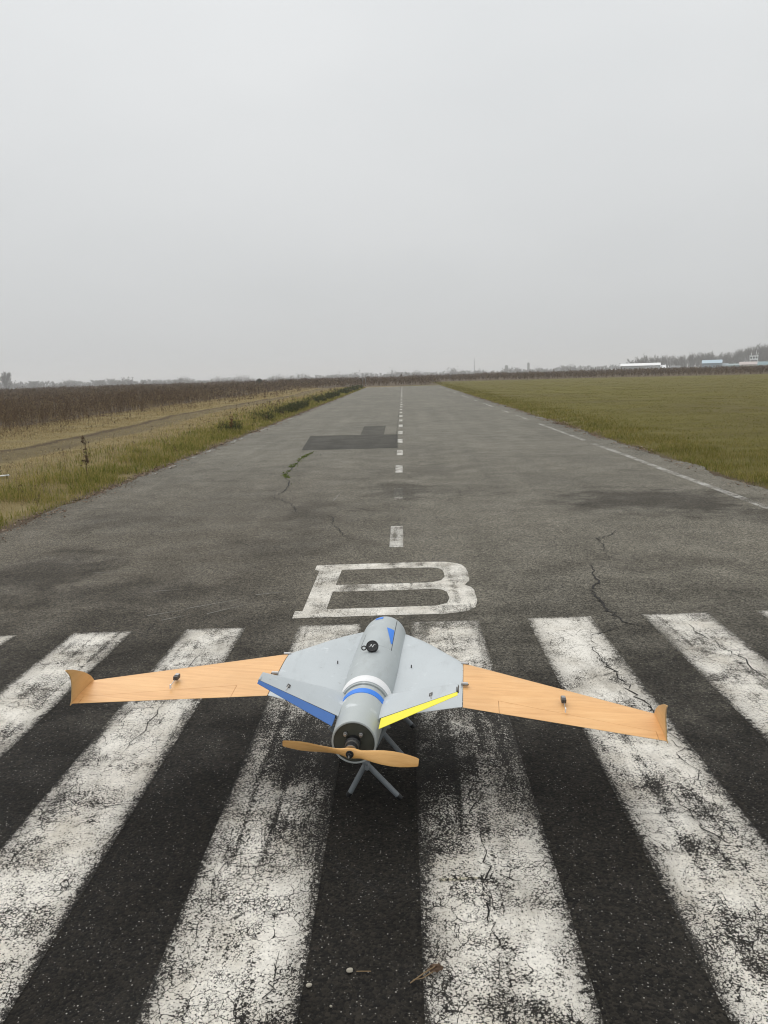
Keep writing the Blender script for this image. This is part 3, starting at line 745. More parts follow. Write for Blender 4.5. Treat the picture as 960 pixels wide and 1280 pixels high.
pro = empty('propeller'); pro.parent = uav; pro.location = (-0.003, -0.070, -0.002); pro.rotation_euler = (0, radians(4.5), 0)
PRO_SEC = [(0.0, 0.036, 0.019, 88), (0.012, 0.036, 0.019, 84), (0.022, 0.031, 0.018, 75), (0.035, 0.027, 0.015, 62), (0.055, 0.031, 0.0115, 48), (0.08, 0.039, 0.0085, 39), (0.11, 0.046, 0.0065, 32), (0.14, 0.0485, 0.0052, 27), (0.17, 0.046, 0.0042, 23), (0.20, 0.038, 0.0032, 20), (0.22, 0.031, 0.0026, 18), (0.2285, 0.026, 0.0022, 17), (0.2305, 0.020, 0.0018, 17)]
bm = bmesh.new()
allr = []
for side in (-1, 1):
    rings = []
    for (r, ch, th, pit) in PRO_SEC:
        # chord direction: tangential z with pitch into y; opposite sense on each blade
        a = radians(90 - pit) if r > 0.03 else radians(90 - pit)
        cd = Vector((0, side * sin(radians(min(pit, 34) if r > 0.05 else 34 * r / 0.05)), cos(radians(min(pit, 34) if r > 0.05 else 34 * r / 0.05))))
        nd = Vector((0, cd.z, -cd.y))
        ring = []
        for k in range(14):
            q = 2 * pi * k / 14
            ring.append(bm.verts.new(Vector((side * r, 0, 0)) + cd * (ch / 2 * cos(q)) + nd * (th / 2 * sin(q))))
        rings.append(ring)
    for A_, B_ in zip(rings, rings[1:]):
        for k in range(14): bm.faces.new((A_[k], A_[(k + 1) % 14], B_[(k + 1) % 14], B_[k]))
    bm.faces.new(rings[-1])
bmesh.ops.remove_doubles(bm, verts=bm.verts[:], dist=1e-5)
bl = bmo('blades', bm, PROPW, pro, 50)
hub = lathe_y('hub_washer', [(-0.0095, 0.0), (-0.0098, 0.0135), (-0.0125, 0.0130), (-0.0125, 0.0)], BLACK, pro, 24)
nut = lathe_y('hub_nut', [(-0.0125, 0.0085), (-0.0195, 0.0085), (-0.021, 0.007), (-0.021, 0.0045), (-0.030, 0.0040), (-0.031, 0.003), (-0.031, 0.0)], BLACK, pro, 6, smooth=20)
lathe_y('shaft_end', [(-0.0308, 0.0028), (-0.0335, 0.0026), (-0.0338, 0.0)], STEEL, pro, 12)

# ---- the stand
stand = empty('folding_stand', (-0.15, 2.85, 0))
tag(stand, 'grey tubular crossed-leg stand holding the drone up off the asphalt', 'stand')
def sleg(a, b, r=0.0098):
    o_ = Vector((-0.15, 2.85, 0)); a = Vector(a) - o_; b = Vector(b) - o_
    d = (b - a).normalized()
    l_ = tube('leg', [a + d * 0.012, b], r, LEGM, stand, 12)
    tube('rubber_foot', [a + Vector((0, 0, 0.0)), a + d * 0.008, a + d * 0.018], [r * 1.02, r * 1.12, r * 1.08], BLACK, l_, 12)
sleg((-0.045, 2.594, 0.012), (-0.294, 2.594, 0.300)); sleg((-0.240, 2.616, 0.012), (-0.083, 2.616, 0.305))
sleg((-0.030, 2.90, 0.012), (-0.185, 2.90, 0.212)); sleg((-0.300, 2.92, 0.012), (-0.140, 2.92, 0.214))
sleg((0.012, 3.17, 0.012), (-0.150, 3.17, 0.210)); sleg((-0.285, 3.19, 0.012), (-0.122, 3.19, 0.206))
o_ = Vector((-0.15, 2.85, 0))
tube('spine_bar', [Vector((-0.164, 2.57, 0.146)) - o_, Vector((-0.163, 2.64, 0.150)) - o_, Vector((-0.162, 2.91, 0.180)) - o_, Vector((-0.139, 3.2, 0.186)) - o_], 0.008, LEGM, stand, 10)
tube('pivot_bolt', [Vector((-0.163, 2.575, 0.147)) - o_, Vector((-0.163, 2.635, 0.147)) - o_], 0.0065, STEEL, stand, 8)
tube('stand_strut', [Vector((-0.083, 2.616, 0.285)) - o_, Vector((-0.092, 2.75, 0.225)) - o_, Vector((-0.10, 2.91, 0.165)) - o_], 0.007, LEGM, stand, 10)
# ================================================================== VEGETATION
def leafmat(name, stops, streak=0.25, trans=0.38, rough=0.75):
    """foliage whose tone varies blade by blade and in broad patches"""
    t = NT(name)
    g = t.n('ShaderNodeNewGeometry'); P = g.outputs['Position']
    n = t.noise(P, 0.7, 4, 0.65); n2 = t.noise(P, 3.0, 3, 0.6)
    f = t.m_('ADD', t.m_('MULTIPLY', g.outputs['Random Per Island'], 0.55), t.m_('ADD', t.m_('MULTIPLY', n, 0.5), t.m_('MULTIPLY', n2, 0.3)))
    f = t.m_('SUBTRACT', f, 0.17)
    f = t.m_('ADD', f, t.m_('MULTIPLY', t.m_('SUBTRACT', t.noise(t.map(P, (0.14, 0.9, 1)), 1.0, 5, 0.65), 0.5), streak))
    c = t.ramp(f, stops)
    t.fin(c, rough, None, 0.05)
    tr = t.n('ShaderNodeBsdfTranslucent'); t.put(tr.inputs['Color'], c)
    ms = t.n('ShaderNodeMixShader'); ms.inputs[0].default_value = trans
    t.t.links.new(t.b.outputs[0], ms.inputs[1]); t.t.links.new(tr.outputs[0], ms.inputs[2]); t.t.links.new(ms.outputs[0], t.o.inputs[0])
    return t.m

def fast_mesh(name, V, loops, sizes, mat, parent=None):
    me = bpy.data.meshes.new(name)
    me.vertices.add(len(V)); me.vertices.foreach_set('co', V.astype(np.float32).ravel())
    me.loops.add(len(loops)); me.loops.foreach_set('vertex_index', loops.astype(np.int32))
    me.polygons.add(len(sizes))
    me.polygons.foreach_set('loop_start', np.concatenate(([0], np.cumsum(sizes)[:-1])).astype(np.int32))
    me.polygons.foreach_set('loop_total', sizes.astype(np.int32))
    me.update(); me.validate()
    return link(name, me, mat, parent)

def hgts(X_, Y_):
    return np.array([hgt(a, b) for a, b in zip(X_.tolist(), Y_.tolist())])

def blades(name, X_, Y_, h, w, lean, mat):
    n = len(X_)
    Z_ = hgts(X_, Y_) - 0.01
    a = RNG.uniform(0, 2 * pi, n); la = RNG.uniform(0, 2 * pi, n); ln = h * RNG.uniform(0.2, 1.0, n) * lean
    wx, wy = np.cos(a) * w / 2, np.sin(a) * w / 2
    lx, ly = np.cos(la) * ln, np.sin(la) * ln
    V = np.empty((n, 5, 3))
    V[:, 0] = np.stack([X_ - wx, Y_ - wy, Z_], 1); V[:, 1] = np.stack([X_ + wx, Y_ + wy, Z_], 1)
    mzx, mzy = X_ + lx * 0.3, Y_ + ly * 0.3
    V[:, 2] = np.stack([mzx + wx * .8, mzy + wy * .8, Z_ + h * 0.6], 1); V[:, 3] = np.stack([mzx - wx * .8, mzy - wy * .8, Z_ + h * 0.6], 1)
    V[:, 4] = np.stack([X_ + lx, Y_ + ly, Z_ + h * (1.0 - 0.25 * lean)], 1)
    b = (np.arange(n) * 5)[:, None]
    L = (b + np.array([0, 1, 2, 3, 3, 2, 4])[None]).ravel()
    return fast_mesh(name, V.reshape(-1, 3), L, np.tile([4, 3], n), mat)

def pn(X_, Y_, s, seed):
    return np.array([noise.noise((x * s, y * s, seed)) for x, y in zip(X_.tolist(), Y_.tolist())])

def logu(a, b, n): return np.exp(RNG.uniform(np.log(a), np.log(b), n))

GREEN = leafmat('verge_grass_green', [(0.12, (0.055, 0.070, 0.012)), (0.33, (0.14, 0.165, 0.028)), (0.52, (0.25, 0.225, 0.055)), (0.8, (0.40, 0.31, 0.12))])
STRAW = leafmat('dry_grass_straw', [(0.15, (0.14, 0.105, 0.045)), (0.4, (0.29, 0.225, 0.10)), (0.65, (0.42, 0.325, 0.165)), (0.88, (0.58, 0.46, 0.27))])
LAWN = leafmat('mown_grass', [(0.12, (0.075, 0.078, 0.014)), (0.36, (0.155, 0.150, 0.030)), (0.62, (0.23, 0.195, 0.052)), (0.88, (0.33, 0.255, 0.095))], streak=0.75)
RUSTY = leafmat('dead_weed_brown', [(0.12, (0.045, 0.028, 0.017)), (0.4, (0.092, 0.060, 0.036)), (0.7, (0.155, 0.108, 0.064)), (0.92, (0.26, 0.19, 0.115))], trans=0.12, rough=0.9)

# left verge: lush uneven fringe beside the runway
n = 90000
Yv = logu(5.5, 95, n); Xv = -(4.38 + np.abs(RNG.normal(0, 1.0, n)) * np.where(Yv < 30, 0.95, 1.2))
cl = pn(Xv, Yv, 1.3, 1.0); ok = (cl + RNG.uniform(-0.35, 0.35, n) > -0.12) & (Xv < -4.40)
# crumbly bare rim
ok &= RNG.uniform(0, 1, n) < np.clip((-Xv - 4.34) / 0.45, 0.06, 1)
Xv, Yv, cl = Xv[ok], Yv[ok], cl[ok]
lod = np.clip(Yv / 14, 0.75, 4)
g_ = blades('verge_grass', Xv, Yv, RNG.uniform(0.05, 0.2, len(Xv)) * (1 + 0.6 * np.clip(cl, -.4, 1)) * np.clip((-Xv - 4.1) / .7, .4, 1.0), 0.0075 * lod, 0.85, GREEN)
tag(g_, 'green and straw tufts of grass along the left edge of the runway', 'grass', kind='stuff')

n = 150000
Yv = logu(7, 100, n); Xv = RNG.uniform(-14.5, -5.0, n)
tr = np.array([track_x(y) for y in Yv.tolist()]); dd = np.abs(Xv - tr)
ok = (RNG.uniform(0, 1, n) < np.where(dd < 0.85, 0.22, 1.0)) & (pn(Xv, Yv, 0.8, 4.0) > -0.35)
Xv, Yv = Xv[ok], Yv[ok]
lod = np.clip(Yv / 14, 0.75, 5)
g_ = blades('dry_grass', Xv, Yv, RNG.uniform(0.025, 0.085, len(Xv)), 0.006 * lod, 1.3, STRAW)
tag(g_, 'flattened straw coloured grass either side of the dirt track', 'grass', kind='stuff')

n = 230000
Yv = logu(6.5, 125, n); Xv = 4.48 + RNG.uniform(0, 1, n) ** 1.4 * (0.52 * Yv + 4)
ok = (Yv + 0.55 * Xv < 132) & (RNG.uniform(0, 1, n) < np.clip((Xv - 4.50) / 0.4, 0.05, 1)) & (pn(Xv, Yv, 1.1, 8.0) + RNG.uniform(-.3, .3, n) > -0.3)
Xv, Yv = Xv[ok], Yv[ok]
lod = np.clip(Yv / 13, 0.75, 7)
fr = np.exp(-((Xv - 5.2) / 0.9) ** 2)
g_ = blades('mown_lawn', Xv, Yv, RNG.uniform(0.02, 0.055, len(Xv)) * (1 + 1.6 * fr), 0.006 * lod, 1.1, LAWN)
tag(g_, 'short olive green and yellowish turf right of the runway', 'grass', kind='stuff')
n = 16000
Yv = logu(6.5, 60, n); Xv = 4.55 + np.abs(RNG.normal(0, 0.42, n))
ok = pn(Xv, Yv, 1.0, 12.0) > 0.0
Xv, Yv = Xv[ok], Yv[ok]
g_ = blades('verge_grass', Xv, Yv, RNG.uniform(0.04, 0.13, len(Xv)), 0.0055 * np.clip(Yv / 14, .75, 4), 1.0, GREEN)
tag(g_, 'greener tufts fringing the right edge of the runway', 'grass', kind='stuff')

# dead weeds: a stem with rising side twigs and shrivelled leaf scraps, every ribbon a sliver of a triangle
def weeds(name, X_, Y_, h, wid, label, mat, K=8, Lf=7):
    n = len(X_); Z_ = hgts(X_, Y_)
    tri = []
    base = np.stack([X_, Y_, Z_ - 0.02], 1)
    lean = RNG.normal(0, 0.12, (n, 2)) * h[:, None]
    top = base + np.stack([lean[:, 0], lean[:, 1], h], 1)
    def sliver(p, q, w):
        a = RNG.uniform(0, 2 * pi, len(p)); o = np.stack([np.cos(a) * w, np.sin(a) * w, np.zeros(len(p))], 1)
        tri.append(np.stack([p - o, p + o, q], 1))
    sliver(base, top, wid)
    for k in range(K):
        f = RNG.uniform(0.25, 0.95, n)[:, None]; p = base + (top - base) * f
        a = RNG.uniform(0, 2 * pi, n); l = h * RNG.uniform(0.15, 0.42, n)
        q = p + np.stack([np.cos(a) * l * 0.55, np.sin(a) * l * 0.55, l * RNG.uniform(0.5, 1.0, n)], 1)
        sliver(p, q, wid * 0.6)
        if k < Lf:
            s = (0.012 + 0.022 * RNG.uniform(0, 1, n)) * wid / 0.006
            d1 = RNG.normal(0, 1, (n, 3)) * s[:, None]; d2 = RNG.normal(0, 1, (n, 3)) * s[:, None]
            c_ = p + (q - p) * RNG.uniform(0.5, 1, n)[:, None]
            tri.append(np.stack([c_, c_ + d1, c_ + d2], 1))
    V = np.concatenate(tri, 0).reshape(-1, 3)
    o = fast_mesh(name, V, np.arange(len(V)), np.full(len(V) // 3, 3), mat)
    return tag(o, label, 'weeds', kind='stuff')

n = 34000
Yv = logu(19, 420, n); Xv = -12.6 - RNG.uniform(0, 1, n) ** 1.25 * (0.52 * Yv + 4)
bd = -13.2 + 1.8 * pn(Xv * 0, Yv, 0.11, 2.0) + 1.2 * pn(Xv, Yv, 0.4, 22.0)
ok = (Xv < bd + RNG.exponential(0.9, n) - RNG.exponential(1.2, n)) & (pn(Xv, Yv, 0.22, 6.) + RNG.uniform(-.2, .2, n) > -0.22)
Xv, Yv = Xv[ok], Yv[ok]
weeds('dead_weeds', Xv, Yv, RNG.uniform(0.30, 0.86, len(Xv)) * (1 + 0.55 * pn(Xv, Yv, 0.13, 7.)) * np.clip((-Xv - 11.2) / 3.2, .35, 1), 0.0062 * np.clip(Yv / 32, 0.9, 7), 'tall dead brown weeds filling the field left of the dirt track', RUSTY)
n = 9000
Yv = logu(16, 300, n); Xv = -11.0 - RNG.uniform(0, 1, n) ** 1.6 * (0.5 * Yv + 4); ok = pn(Xv, Yv, 0.2, 31.) + RNG.uniform(-.3, .3, n) > -0.05
Xv, Yv = Xv[ok], Yv[ok]
weeds('dead_weeds', Xv, Yv, RNG.uniform(0.2, 0.7, len(Xv)) * np.clip((-Xv - 9.5) / 4.5, .3, 1), 0.006 * np.clip(Yv / 32, 0.9, 6), 'pale tan dead stalks mixed through the brown weeds on the left', leafmat('tan_stalk', [(0.15, (0.12, 0.085, 0.045)), (0.5, (0.24, 0.18, 0.095)), (0.85, (0.38, 0.29, 0.16))]), 6, 4)
n = 15000
Yv = logu(97, 420, n); Xv = RNG.uniform(-0.16, 0.66, n) * Yv
ok = ((Yv + 0.55 * Xv > 131 + RNG.normal(0, 1.2, n)) | ((Xv < 5) & (Yv > 98)))
Xv, Yv = Xv[ok], Yv[ok]
weeds('dead_weeds', Xv, Yv, RNG.uniform(0.45, 0.95, len(Xv)) * (1 + 0.35 * pn(Xv, Yv, 0.08, 9.)), 0.0062 * np.clip(Yv / 30, 3, 8), 'dark brown weeds beyond the far end of the runway and lawn', RUSTY, 7, 6)
# a few weeds straggling in the rough grass and low scrub along the left edge further down
n = 900
Yv = logu(9, 90, n); Xv = RNG.uniform(-12.5, -4.7, n); ok = np.abs(Xv - np.array([track_x(y) for y in Yv])) > 1.2
weeds('dead_weeds', Xv[ok], Yv[ok], RNG.uniform(0.1, 0.32, ok.sum()), 0.004 * np.clip(Yv[ok] / 20, 0.8, 4), 'sparse small brown weeds dotted in the straw grass', RUSTY, 6, 5)
n = 2600
Yv = logu(22, 94, n); Xv = -4.75 - np.abs(RNG.normal(0, 0.35, n)); ok = pn(Xv, Yv, 0.5, 3.) > -0.05
weeds('edge_scrub', Xv[ok], Yv[ok], RNG.uniform(0.12, 0.36, ok.sum()), 0.006 * np.clip(Yv[ok] / 25, 0.8, 3), 'low dark scrub hugging the far left edge of the runway', leafmat('scrub_leaf', [(0.2, (0.03, 0.04, 0.014)), (0.6, (0.075, 0.08, 0.03)), (0.9, (0.14, 0.12, 0.055))]), 8, 8)

# the single tall dry stalk by the left verge
def stalk(x, y, h, label, seed, mat):
    rr = random.Random(seed)
    root = empty('dead_weed_stalk', (x, y, hgt(x, y) - 0.02)); tag(root, label, 'weed')
    bm = bmesh.new(); pts = [(0, 0, 0)]
    for k in range(1, 7): pts.append((rr.gauss(0, 0.012) * h + 0.015 * k * h / 2, rr.gauss(0, 0.012) * h, h * k / 6))
    bm_tube(bm, pts, [0.007 * (1 - 0.12 * k) for k in range(7)], 6); st = bmo('stem', bm, mat, root)
    bm = bmesh.new(); lf = bmesh.new()
    for k in range(26):
        f = rr.uniform(0.35, 1.0); i = min(int(f * 6), 5); p = Vector(pts[i]).lerp(Vector(pts[i + 1]), f * 6 - i)
        a = rr.uniform(0, 2 * pi); l = h * rr.uniform(0.08, 0.22)
        q = p + Vector((cos(a) * l * 0.5, sin(a) * l * 0.5, l * 0.8)); bm_tube(bm, [p, q], [0.003, 0.0015], 4)
        for j in range(4):
            c_ = p.lerp(q, rr.uniform(0.4, 1.05)); s = 0.016
            lf.faces.new([lf.verts.new(c_ + Vector((rr.gauss(0, s), rr.gauss(0, s), rr.gauss(0, s)))) for _ in range(3)])
    bmo('twigs', bm, mat, root); bmo('seed_heads', lf, mat, root)
stalk(-5.18, 12.3, 0.66, 'tall solitary dry weed standing in the green left verge', 3, RUSTY)
stalk(-4.95, 22.0, 0.5, 'reddish dry weed further down the left verge', 5, leafmat('red_weed', [(0.2, (0.11, 0.05, 0.025)), (0.8, (0.2, 0.1, 0.05))]))

# moss and weeds growing in the left crack
cp_ = [(-1.888, 15.873), (-1.972, 14.396), (-1.927, 12.252), (-1.681, 11.008)]
q = []
for a, b in zip(cp_, cp_[1:]):
    for k in range(160):
        f = random.random(); q.append((a[0] + (b[0] - a[0]) * f + random.gauss(0, 0.03), a[1] + (b[1] - a[1]) * f + random.gauss(0, 0.05)))
q = np.array([p for p in q if noise.noise((p[0] * 2, p[1] * 2.2, 3.)) > -0.12])
n = len(q)
a = RNG.uniform(0, 2 * pi, (n, 2)); r_ = RNG.uniform(0.01, 0.035, (n, 2)); zz = RNG.uniform(0.008, 0.03, (n, 2))
V = np.empty((n, 3, 3)); V[:, 0] = np.c_[q, np.full(n, 0.004)]
for k in (0, 1): V[:, k + 1] = np.c_[q[:, 0] + np.cos(a[:, k]) * r_[:, k], q[:, 1] + np.sin(a[:, k]) * r_[:, k], zz[:, k]]
tag(fast_mesh('crack_weeds', V.reshape(-1, 3), np.arange(n * 3), np.full(n, 3), leafmat('moss_green', [(0.2, (0.07, 0.10, 0.02)), (0.8, (0.17, 0.20, 0.06))])), 'green weeds sprouting from the crack left of the centre line', 'weeds', kind='stuff')

# fallen leaves, crumbs of asphalt and soil strewn along both edges
n = 9000
sd_ = np.where(RNG.uniform(0, 1, n) < 0.45, -1.0, 1.0); Yv = logu(6, 60, n); off_ = np.abs(RNG.normal(0, 0.16, n))
Xv = sd_ * (4.30 + np.where(sd_ > 0, 0.14, 0.0) + np.where(RNG.uniform(0, 1, n) < 0.35, -off_ * 0.7, off_)) ; ok = pn(Xv, Yv, 1.2, 15.) + RNG.uniform(-.35, .35, n) > -0.05
Xv, Yv = Xv[ok], Yv[ok]; n = len(Xv)
Z0 = np.where(np.abs(Xv) < 4.42, 0.006, hgts(Xv, Yv) + 0.012)
V = np.empty((n, 4, 3)); sz = RNG.uniform(0.012, 0.04, n) * np.clip(Yv / 12, .8, 2.5); a0 = RNG.uniform(0, 2 * pi, n)
for k in range(4):
    rr_ = sz * RNG.uniform(0.5, 1.0, n) * (1 if k % 2 else 0.6); aa = a0 + k * pi / 2
    V[:, k] = np.stack([Xv + np.cos(aa) * rr_, Yv + np.sin(aa) * rr_, Z0 + RNG.uniform(0, 0.018, n)], 1)
tag(fast_mesh('leaf_litter', V.reshape(-1, 3), np.arange(n * 4), np.full(n, 4), leafmat('leaf_litter', [(0.15, (0.05, 0.03, 0.018)), (0.45, (0.13, 0.08, 0.05)), (0.7, (0.23, 0.17, 0.12)), (0.9, (0.34, 0.29, 0.23))], trans=0.05)), 'fallen leaves and crumbs strewn along both edges of the runway', 'leaf litter', kind='stuff')

# ---- small litter on the asphalt
STRAWM = plain('straw', (0.21, 0.14, 0.07), 0.8, 0.2, 80); LEAFM = plain('dead_leaf', (0.095, 0.055, 0.03), 0.8, 0.4, 60, bump=0.3); PEB = plain('pale_stone', (0.34, 0.31, 0.25), 0.85, 0.2, 120, bump=0.4)
leaf = empty('dead_leaf', (0.047, 1.770, 0.004)); tag(leaf, 'crumpled brown dead leaf with straws on the dark asphalt beside a white stripe', 'leaf')
bm = bmesh.new(); rr = random.Random(4); G = 7
gvv = [[None] * G for _ in range(G)]
for i in range(G):
    for j in range(G):
        u = (i / (G - 1) - .5) * 2; v_ = (j / (G - 1) - .5) * 2; k = math.sqrt(max(1 - 0.5 * v_ * v_, 0)); k2 = math.sqrt(max(1 - .5 * u * u, 0))
        gvv[i][j] = bm.verts.new((u * k * 0.021 + rr.gauss(0, .0018), v_ * k2 * 0.014 + rr.gauss(0, .0018), 0.006 + 0.006 * abs(v_) + rr.gauss(0, .0035)))
for i in range(G - 1):
    for j in range(G - 1): bm.faces.new((gvv[i][j], gvv[i + 1][j], gvv[i + 1][j + 1], gvv[i][j + 1]))
bmo('blade', bm, LEAFM, leaf)
tube('straw', [(-0.066, -0.040, 0.003), (-0.03, -0.015, 0.010), (0.0, 0.004, 0.013)], 0.0017, STRAWM, leaf, 6); tube('straw', [(-0.058, -0.028, 0.002), (-0.035, -0.026, 0.004), (-0.005, -0.010, 0.010)], 0.0014, STRAWM, leaf, 6)
def pebble(x, y, r, flat, label, seed):
    bm = bmesh.new(); bmesh.ops.create_icosphere(bm, subdivisions=3, radius=r)
    for v in bm.verts:
        k = 1 + 0.28 * noise.noise(v.co * (1.1 / r) + Vector((seed, 0, 0))) + 0.1 * noise.noise(v.co * (3 / r) + Vector((0, seed, 0)))
        v.co = Vector((v.co.x * k, v.co.y * k * 0.85, v.co.z * k * flat))
    zmin = min(v.co.z for v in bm.verts)
    for v in bm.verts: v.co.z -= zmin
    o = bmo('pebble', bm, PEB, None, 60); o.location = (x, y, 0.0015); tag(o, label, 'pebble', 'pale pebbles on the dark asphalt')
pebble(-0.178, 1.776, 0.0085, 0.5, 'pale pebble with a straw beside it on the dark asphalt', 1.3)
pebble(-0.28, 1.727, 0.0075, 0.5, 'pale pebble lying close to the edge of a white stripe', 4.1)
pebble(-0.217, 1.661, 0.0035, 0.7, 'tiny white pebble on the dark asphalt near the bottom edge', 6.7)
st_ = tube('straw_bit', [(-0.160, 1.775, 0.003), (-0.145, 1.773, 0.005), (-0.122, 1.775, 0.003)], 0.0012, STRAWM, None, 6); tag(st_, 'single bit of straw lying beside a pale pebble', 'straw')
scrap_m = plain('weathered_plastic', (0.62, 0.62, 0.6), 0.7, 0.1, 20)
bm = bmesh.new(); bm_box(bm, (0, 0, 0), (0.16, 0.07, 0.02), Matrix.Rotation(0.3, 3, 'Z'), 0.006); bmesh.ops.subdivide_edges(bm, edges=bm.edges[:], cuts=1)
for v in bm.verts: v.co += Vector((0, 0, 0.012 * noise.noise(v.co * 30)))
sc_ = bmo('litter_scrap', bm, scrap_m, None, 40); sc_.location = (-6.7, 12.6, hgt(-6.7, 12.6) + 0.05); tag(sc_, 'white scrap of litter in the dry grass left of the runway', 'litter')

# ================================================================== DISTANT TREES AND BUILDINGS
FOCAL = 960.0
def at_px(px, d):
    """ground point d metres away along the heading of picture column px"""
    v = cam_f + cam_r * ((px - 480) / FOCAL) + cam_u * ((640 - hzn(px)) / FOCAL)
    v.z = 0; v.normalize(); return (v.x * d, v.y * d)
def hzn(px): return 467.5 - 0.030 * (px - 480)
def ztop(px, ypx, d): return 1.55 + (hzn(px) - ypx) / FOCAL * d
def interp(tab, x):
    for (a, ya), (b, yb) in zip(tab, tab[1:]):
        if a <= x <= b: return ya + (yb - ya) * (x - a) / (b - a)
    return tab[0][1] if x < tab[0][0] else tab[-1][1]

BARK = plain('grey_bark', (0.075, 0.068, 0.06), 0.9, 0.25, 3)
TWIG = leafmat('bare_twigs', [(0.15, (0.06, 0.053, 0.045)), (0.5, (0.10, 0.088, 0.073)), (0.85, (0.15, 0.132, 0.11))], trans=0.0, rough=0.95)
EVER = leafmat('dark_evergreen', [(0.2, (0.02, 0.026, 0.014)), (0.8, (0.05, 0.06, 0.03))], trans=0.05)

def tree_proto(seed, slim, twn, leafy=0.0, tw=1.0):
    """height 1; trunk with limbs, crown of fine upswept twigs"""
    r = random.Random(seed); bm = bmesh.new(); tips = []
    pts = [Vector((0, 0, -0.06))]
    for k in range(1, 7): pts.append(Vector((r.gauss(0, 0.012) * k / 3, r.gauss(0, 0.012) * k / 3, 0.78 * k / 6)))
    bm_tube(bm, pts, [0.022, 0.019, 0.016, 0.013, 0.010, 0.007, 0.004], 6)
    for k in range(20):
        f = r.uniform(0.10, 0.98); i = min(int(f * 6), 5); p = pts[i].lerp(pts[i + 1], f * 6 - i)
        a = r.uniform(0, 2 * pi); l = (0.36 - 0.20 * f) * r.uniform(0.8, 1.25)
        e1 = p + Vector((cos(a) * l * 0.6 * slim, sin(a) * l * 0.6 * slim, l * 0.5)); e2 = e1 + Vector((cos(a + r.gauss(0, .4)) * l * 0.5 * slim, sin(a + r.gauss(0, .4)) * l * 0.5 * slim, l * 0.75))
        bm_tube(bm, [p, e1, e2], [0.009 * (1.2 - f), 0.006 * (1.2 - f) + .001, 0.002], 5)
        tips += [(p.lerp(e1, .5), 0.5), (e1, 0.8), (e1.lerp(e2, .5), 1), (e2, 1)]
    tips.append((pts[-1], 1)); tips.append((pts[-2], .8))
    tm = bpy.data.meshes.new('trunk'); bmesh.ops.recalc_face_normals(bm, faces=bm.faces[:]); bm.to_mesh(tm); bm.free(); tm.materials.append(BARK)
    V = []
    for k in range(twn):
        p, sz = r.choice(tips)
        p = p + Vector((r.gauss(0, .03) * slim, r.gauss(0, .03) * slim, r.gauss(0, .03)))
        d = Vector((p.x * 1.2 + r.gauss(0, .55), p.y * 1.2 + r.gauss(0, .55), 0.75 + r.gauss(0, .35))).normalized()
        l = r.uniform(0.04, 0.15) * sz; q_ = p + d * l; s = d.cross(Vector((r.gauss(0, 1), r.gauss(0, 1), r.gauss(0, 1)))).normalized() * r.uniform(0.0045, 0.011) * (1 + leafy) * tw
        V += [p - s, p + s, q_]
    cm = bpy.data.meshes.new('crown'); cm.from_pydata([tuple(v) for v in V], [], [(3 * i, 3 * i + 1, 3 * i + 2) for i in range(twn)]); cm.materials.append(TWIG)
    zt = max(v.z for v in V)
    return tm, cm, zt
PROTO = [tree_proto(11, 1.0, 1500), tree_proto(12, 1.25, 1700), tree_proto(13, 0.7, 1200), tree_proto(14, 1.1, 1500), tree_proto(15, 0.55, 1000), tree_proto(16, 1.4, 2000, 0.6)]
PROTO_F = [tree_proto(21, 0.8, 1500, 0, 0.42), tree_proto(22, 1.0, 1700, 0, 0.42), tree_proto(23, 0.6, 1300, 0, 0.45), tree_proto(24, 0.9, 1500, 0, 0.4), tree_proto(25, 0.5, 1200, 0, 0.45), tree_proto(26, 1.1, 1800, 0, 0.4)]
def tree(px, d, top, label, group, kind=None, wide=1.0, P_=None):
    x, y = at_px(px, d); z0 = hgt(x, y); H_ = max(ztop(px, top, d) - z0, 3.0)
    tm, cm, zt = (P_ or PROTO)[kind if kind is not None else random.randrange(6)]
    root = empty('bare_tree', (x, y, z0)); s = H_ / zt
    root.scale = (s * wide, s * wide, s); root.rotation_euler = (0, 0, random.uniform(0, 6.28)); tag(root, label, 'tree', group)
    for nm, me in (('trunk', tm), ('crown', cm)):
        c_ = bpy.data.objects.new(nm, me); COL.objects.link(c_); c_.parent = root

tree(8, 500, 465.5, 'tallest hazy tree at the far left end of the tree line', None, 0, 0.85, [tree_proto(31, 1.05, 4200, 0, 0.8)])
tabL = [(-15, 477), (12, 478), (20, 477), (45, 475.5), (75, 477), (90, 475), (125, 475), (140, 472.5), (150, 474.5), (185, 474), (200, 475), (215, 473), (228, 472.5), (245, 475), (280, 475), (300, 474.5), (335, 475), (395, 471)]
x = -12
while x < 395:
    tree(x, random.uniform(640, 860), interp(tabL, x) + random.uniform(-0.8, 2.2), 'faint bare tree in the hazy line beyond the brown field on the left', 'trees beyond the brown field', None, random.uniform(0.9, 1.3)); x += random.uniform(2.0, 6.2)
tabM = [(395, 468.5), (410, 467), (440, 467), (465, 465), (490, 466), (500, 464), (520, 465.5), (550, 464), (575, 463), (610, 463.5), (630, 462), (650, 461), (690, 458.5), (700, 456.5), (730, 457), (745, 457.5), (760, 455.5), (775, 456), (795, 455)]
x = 395
while x < 795:
    tree(x, random.uniform(760, 980), interp(tabM, x) + random.uniform(-1.0, 2.4), 'faint bare tree in the hazy line behind the end of the runway', 'trees behind the runway end', None, random.uniform(0.9, 1.3)); x += random.uniform(2.2, 5.8)
tabR = [(786, 450), (795, 446), (806, 443.5), (830, 443), (850, 444), (862, 441), (885, 440.5), (905, 440), (914, 442), (922, 437), (940, 434), (952, 431), (1000, 431)]
x = 788
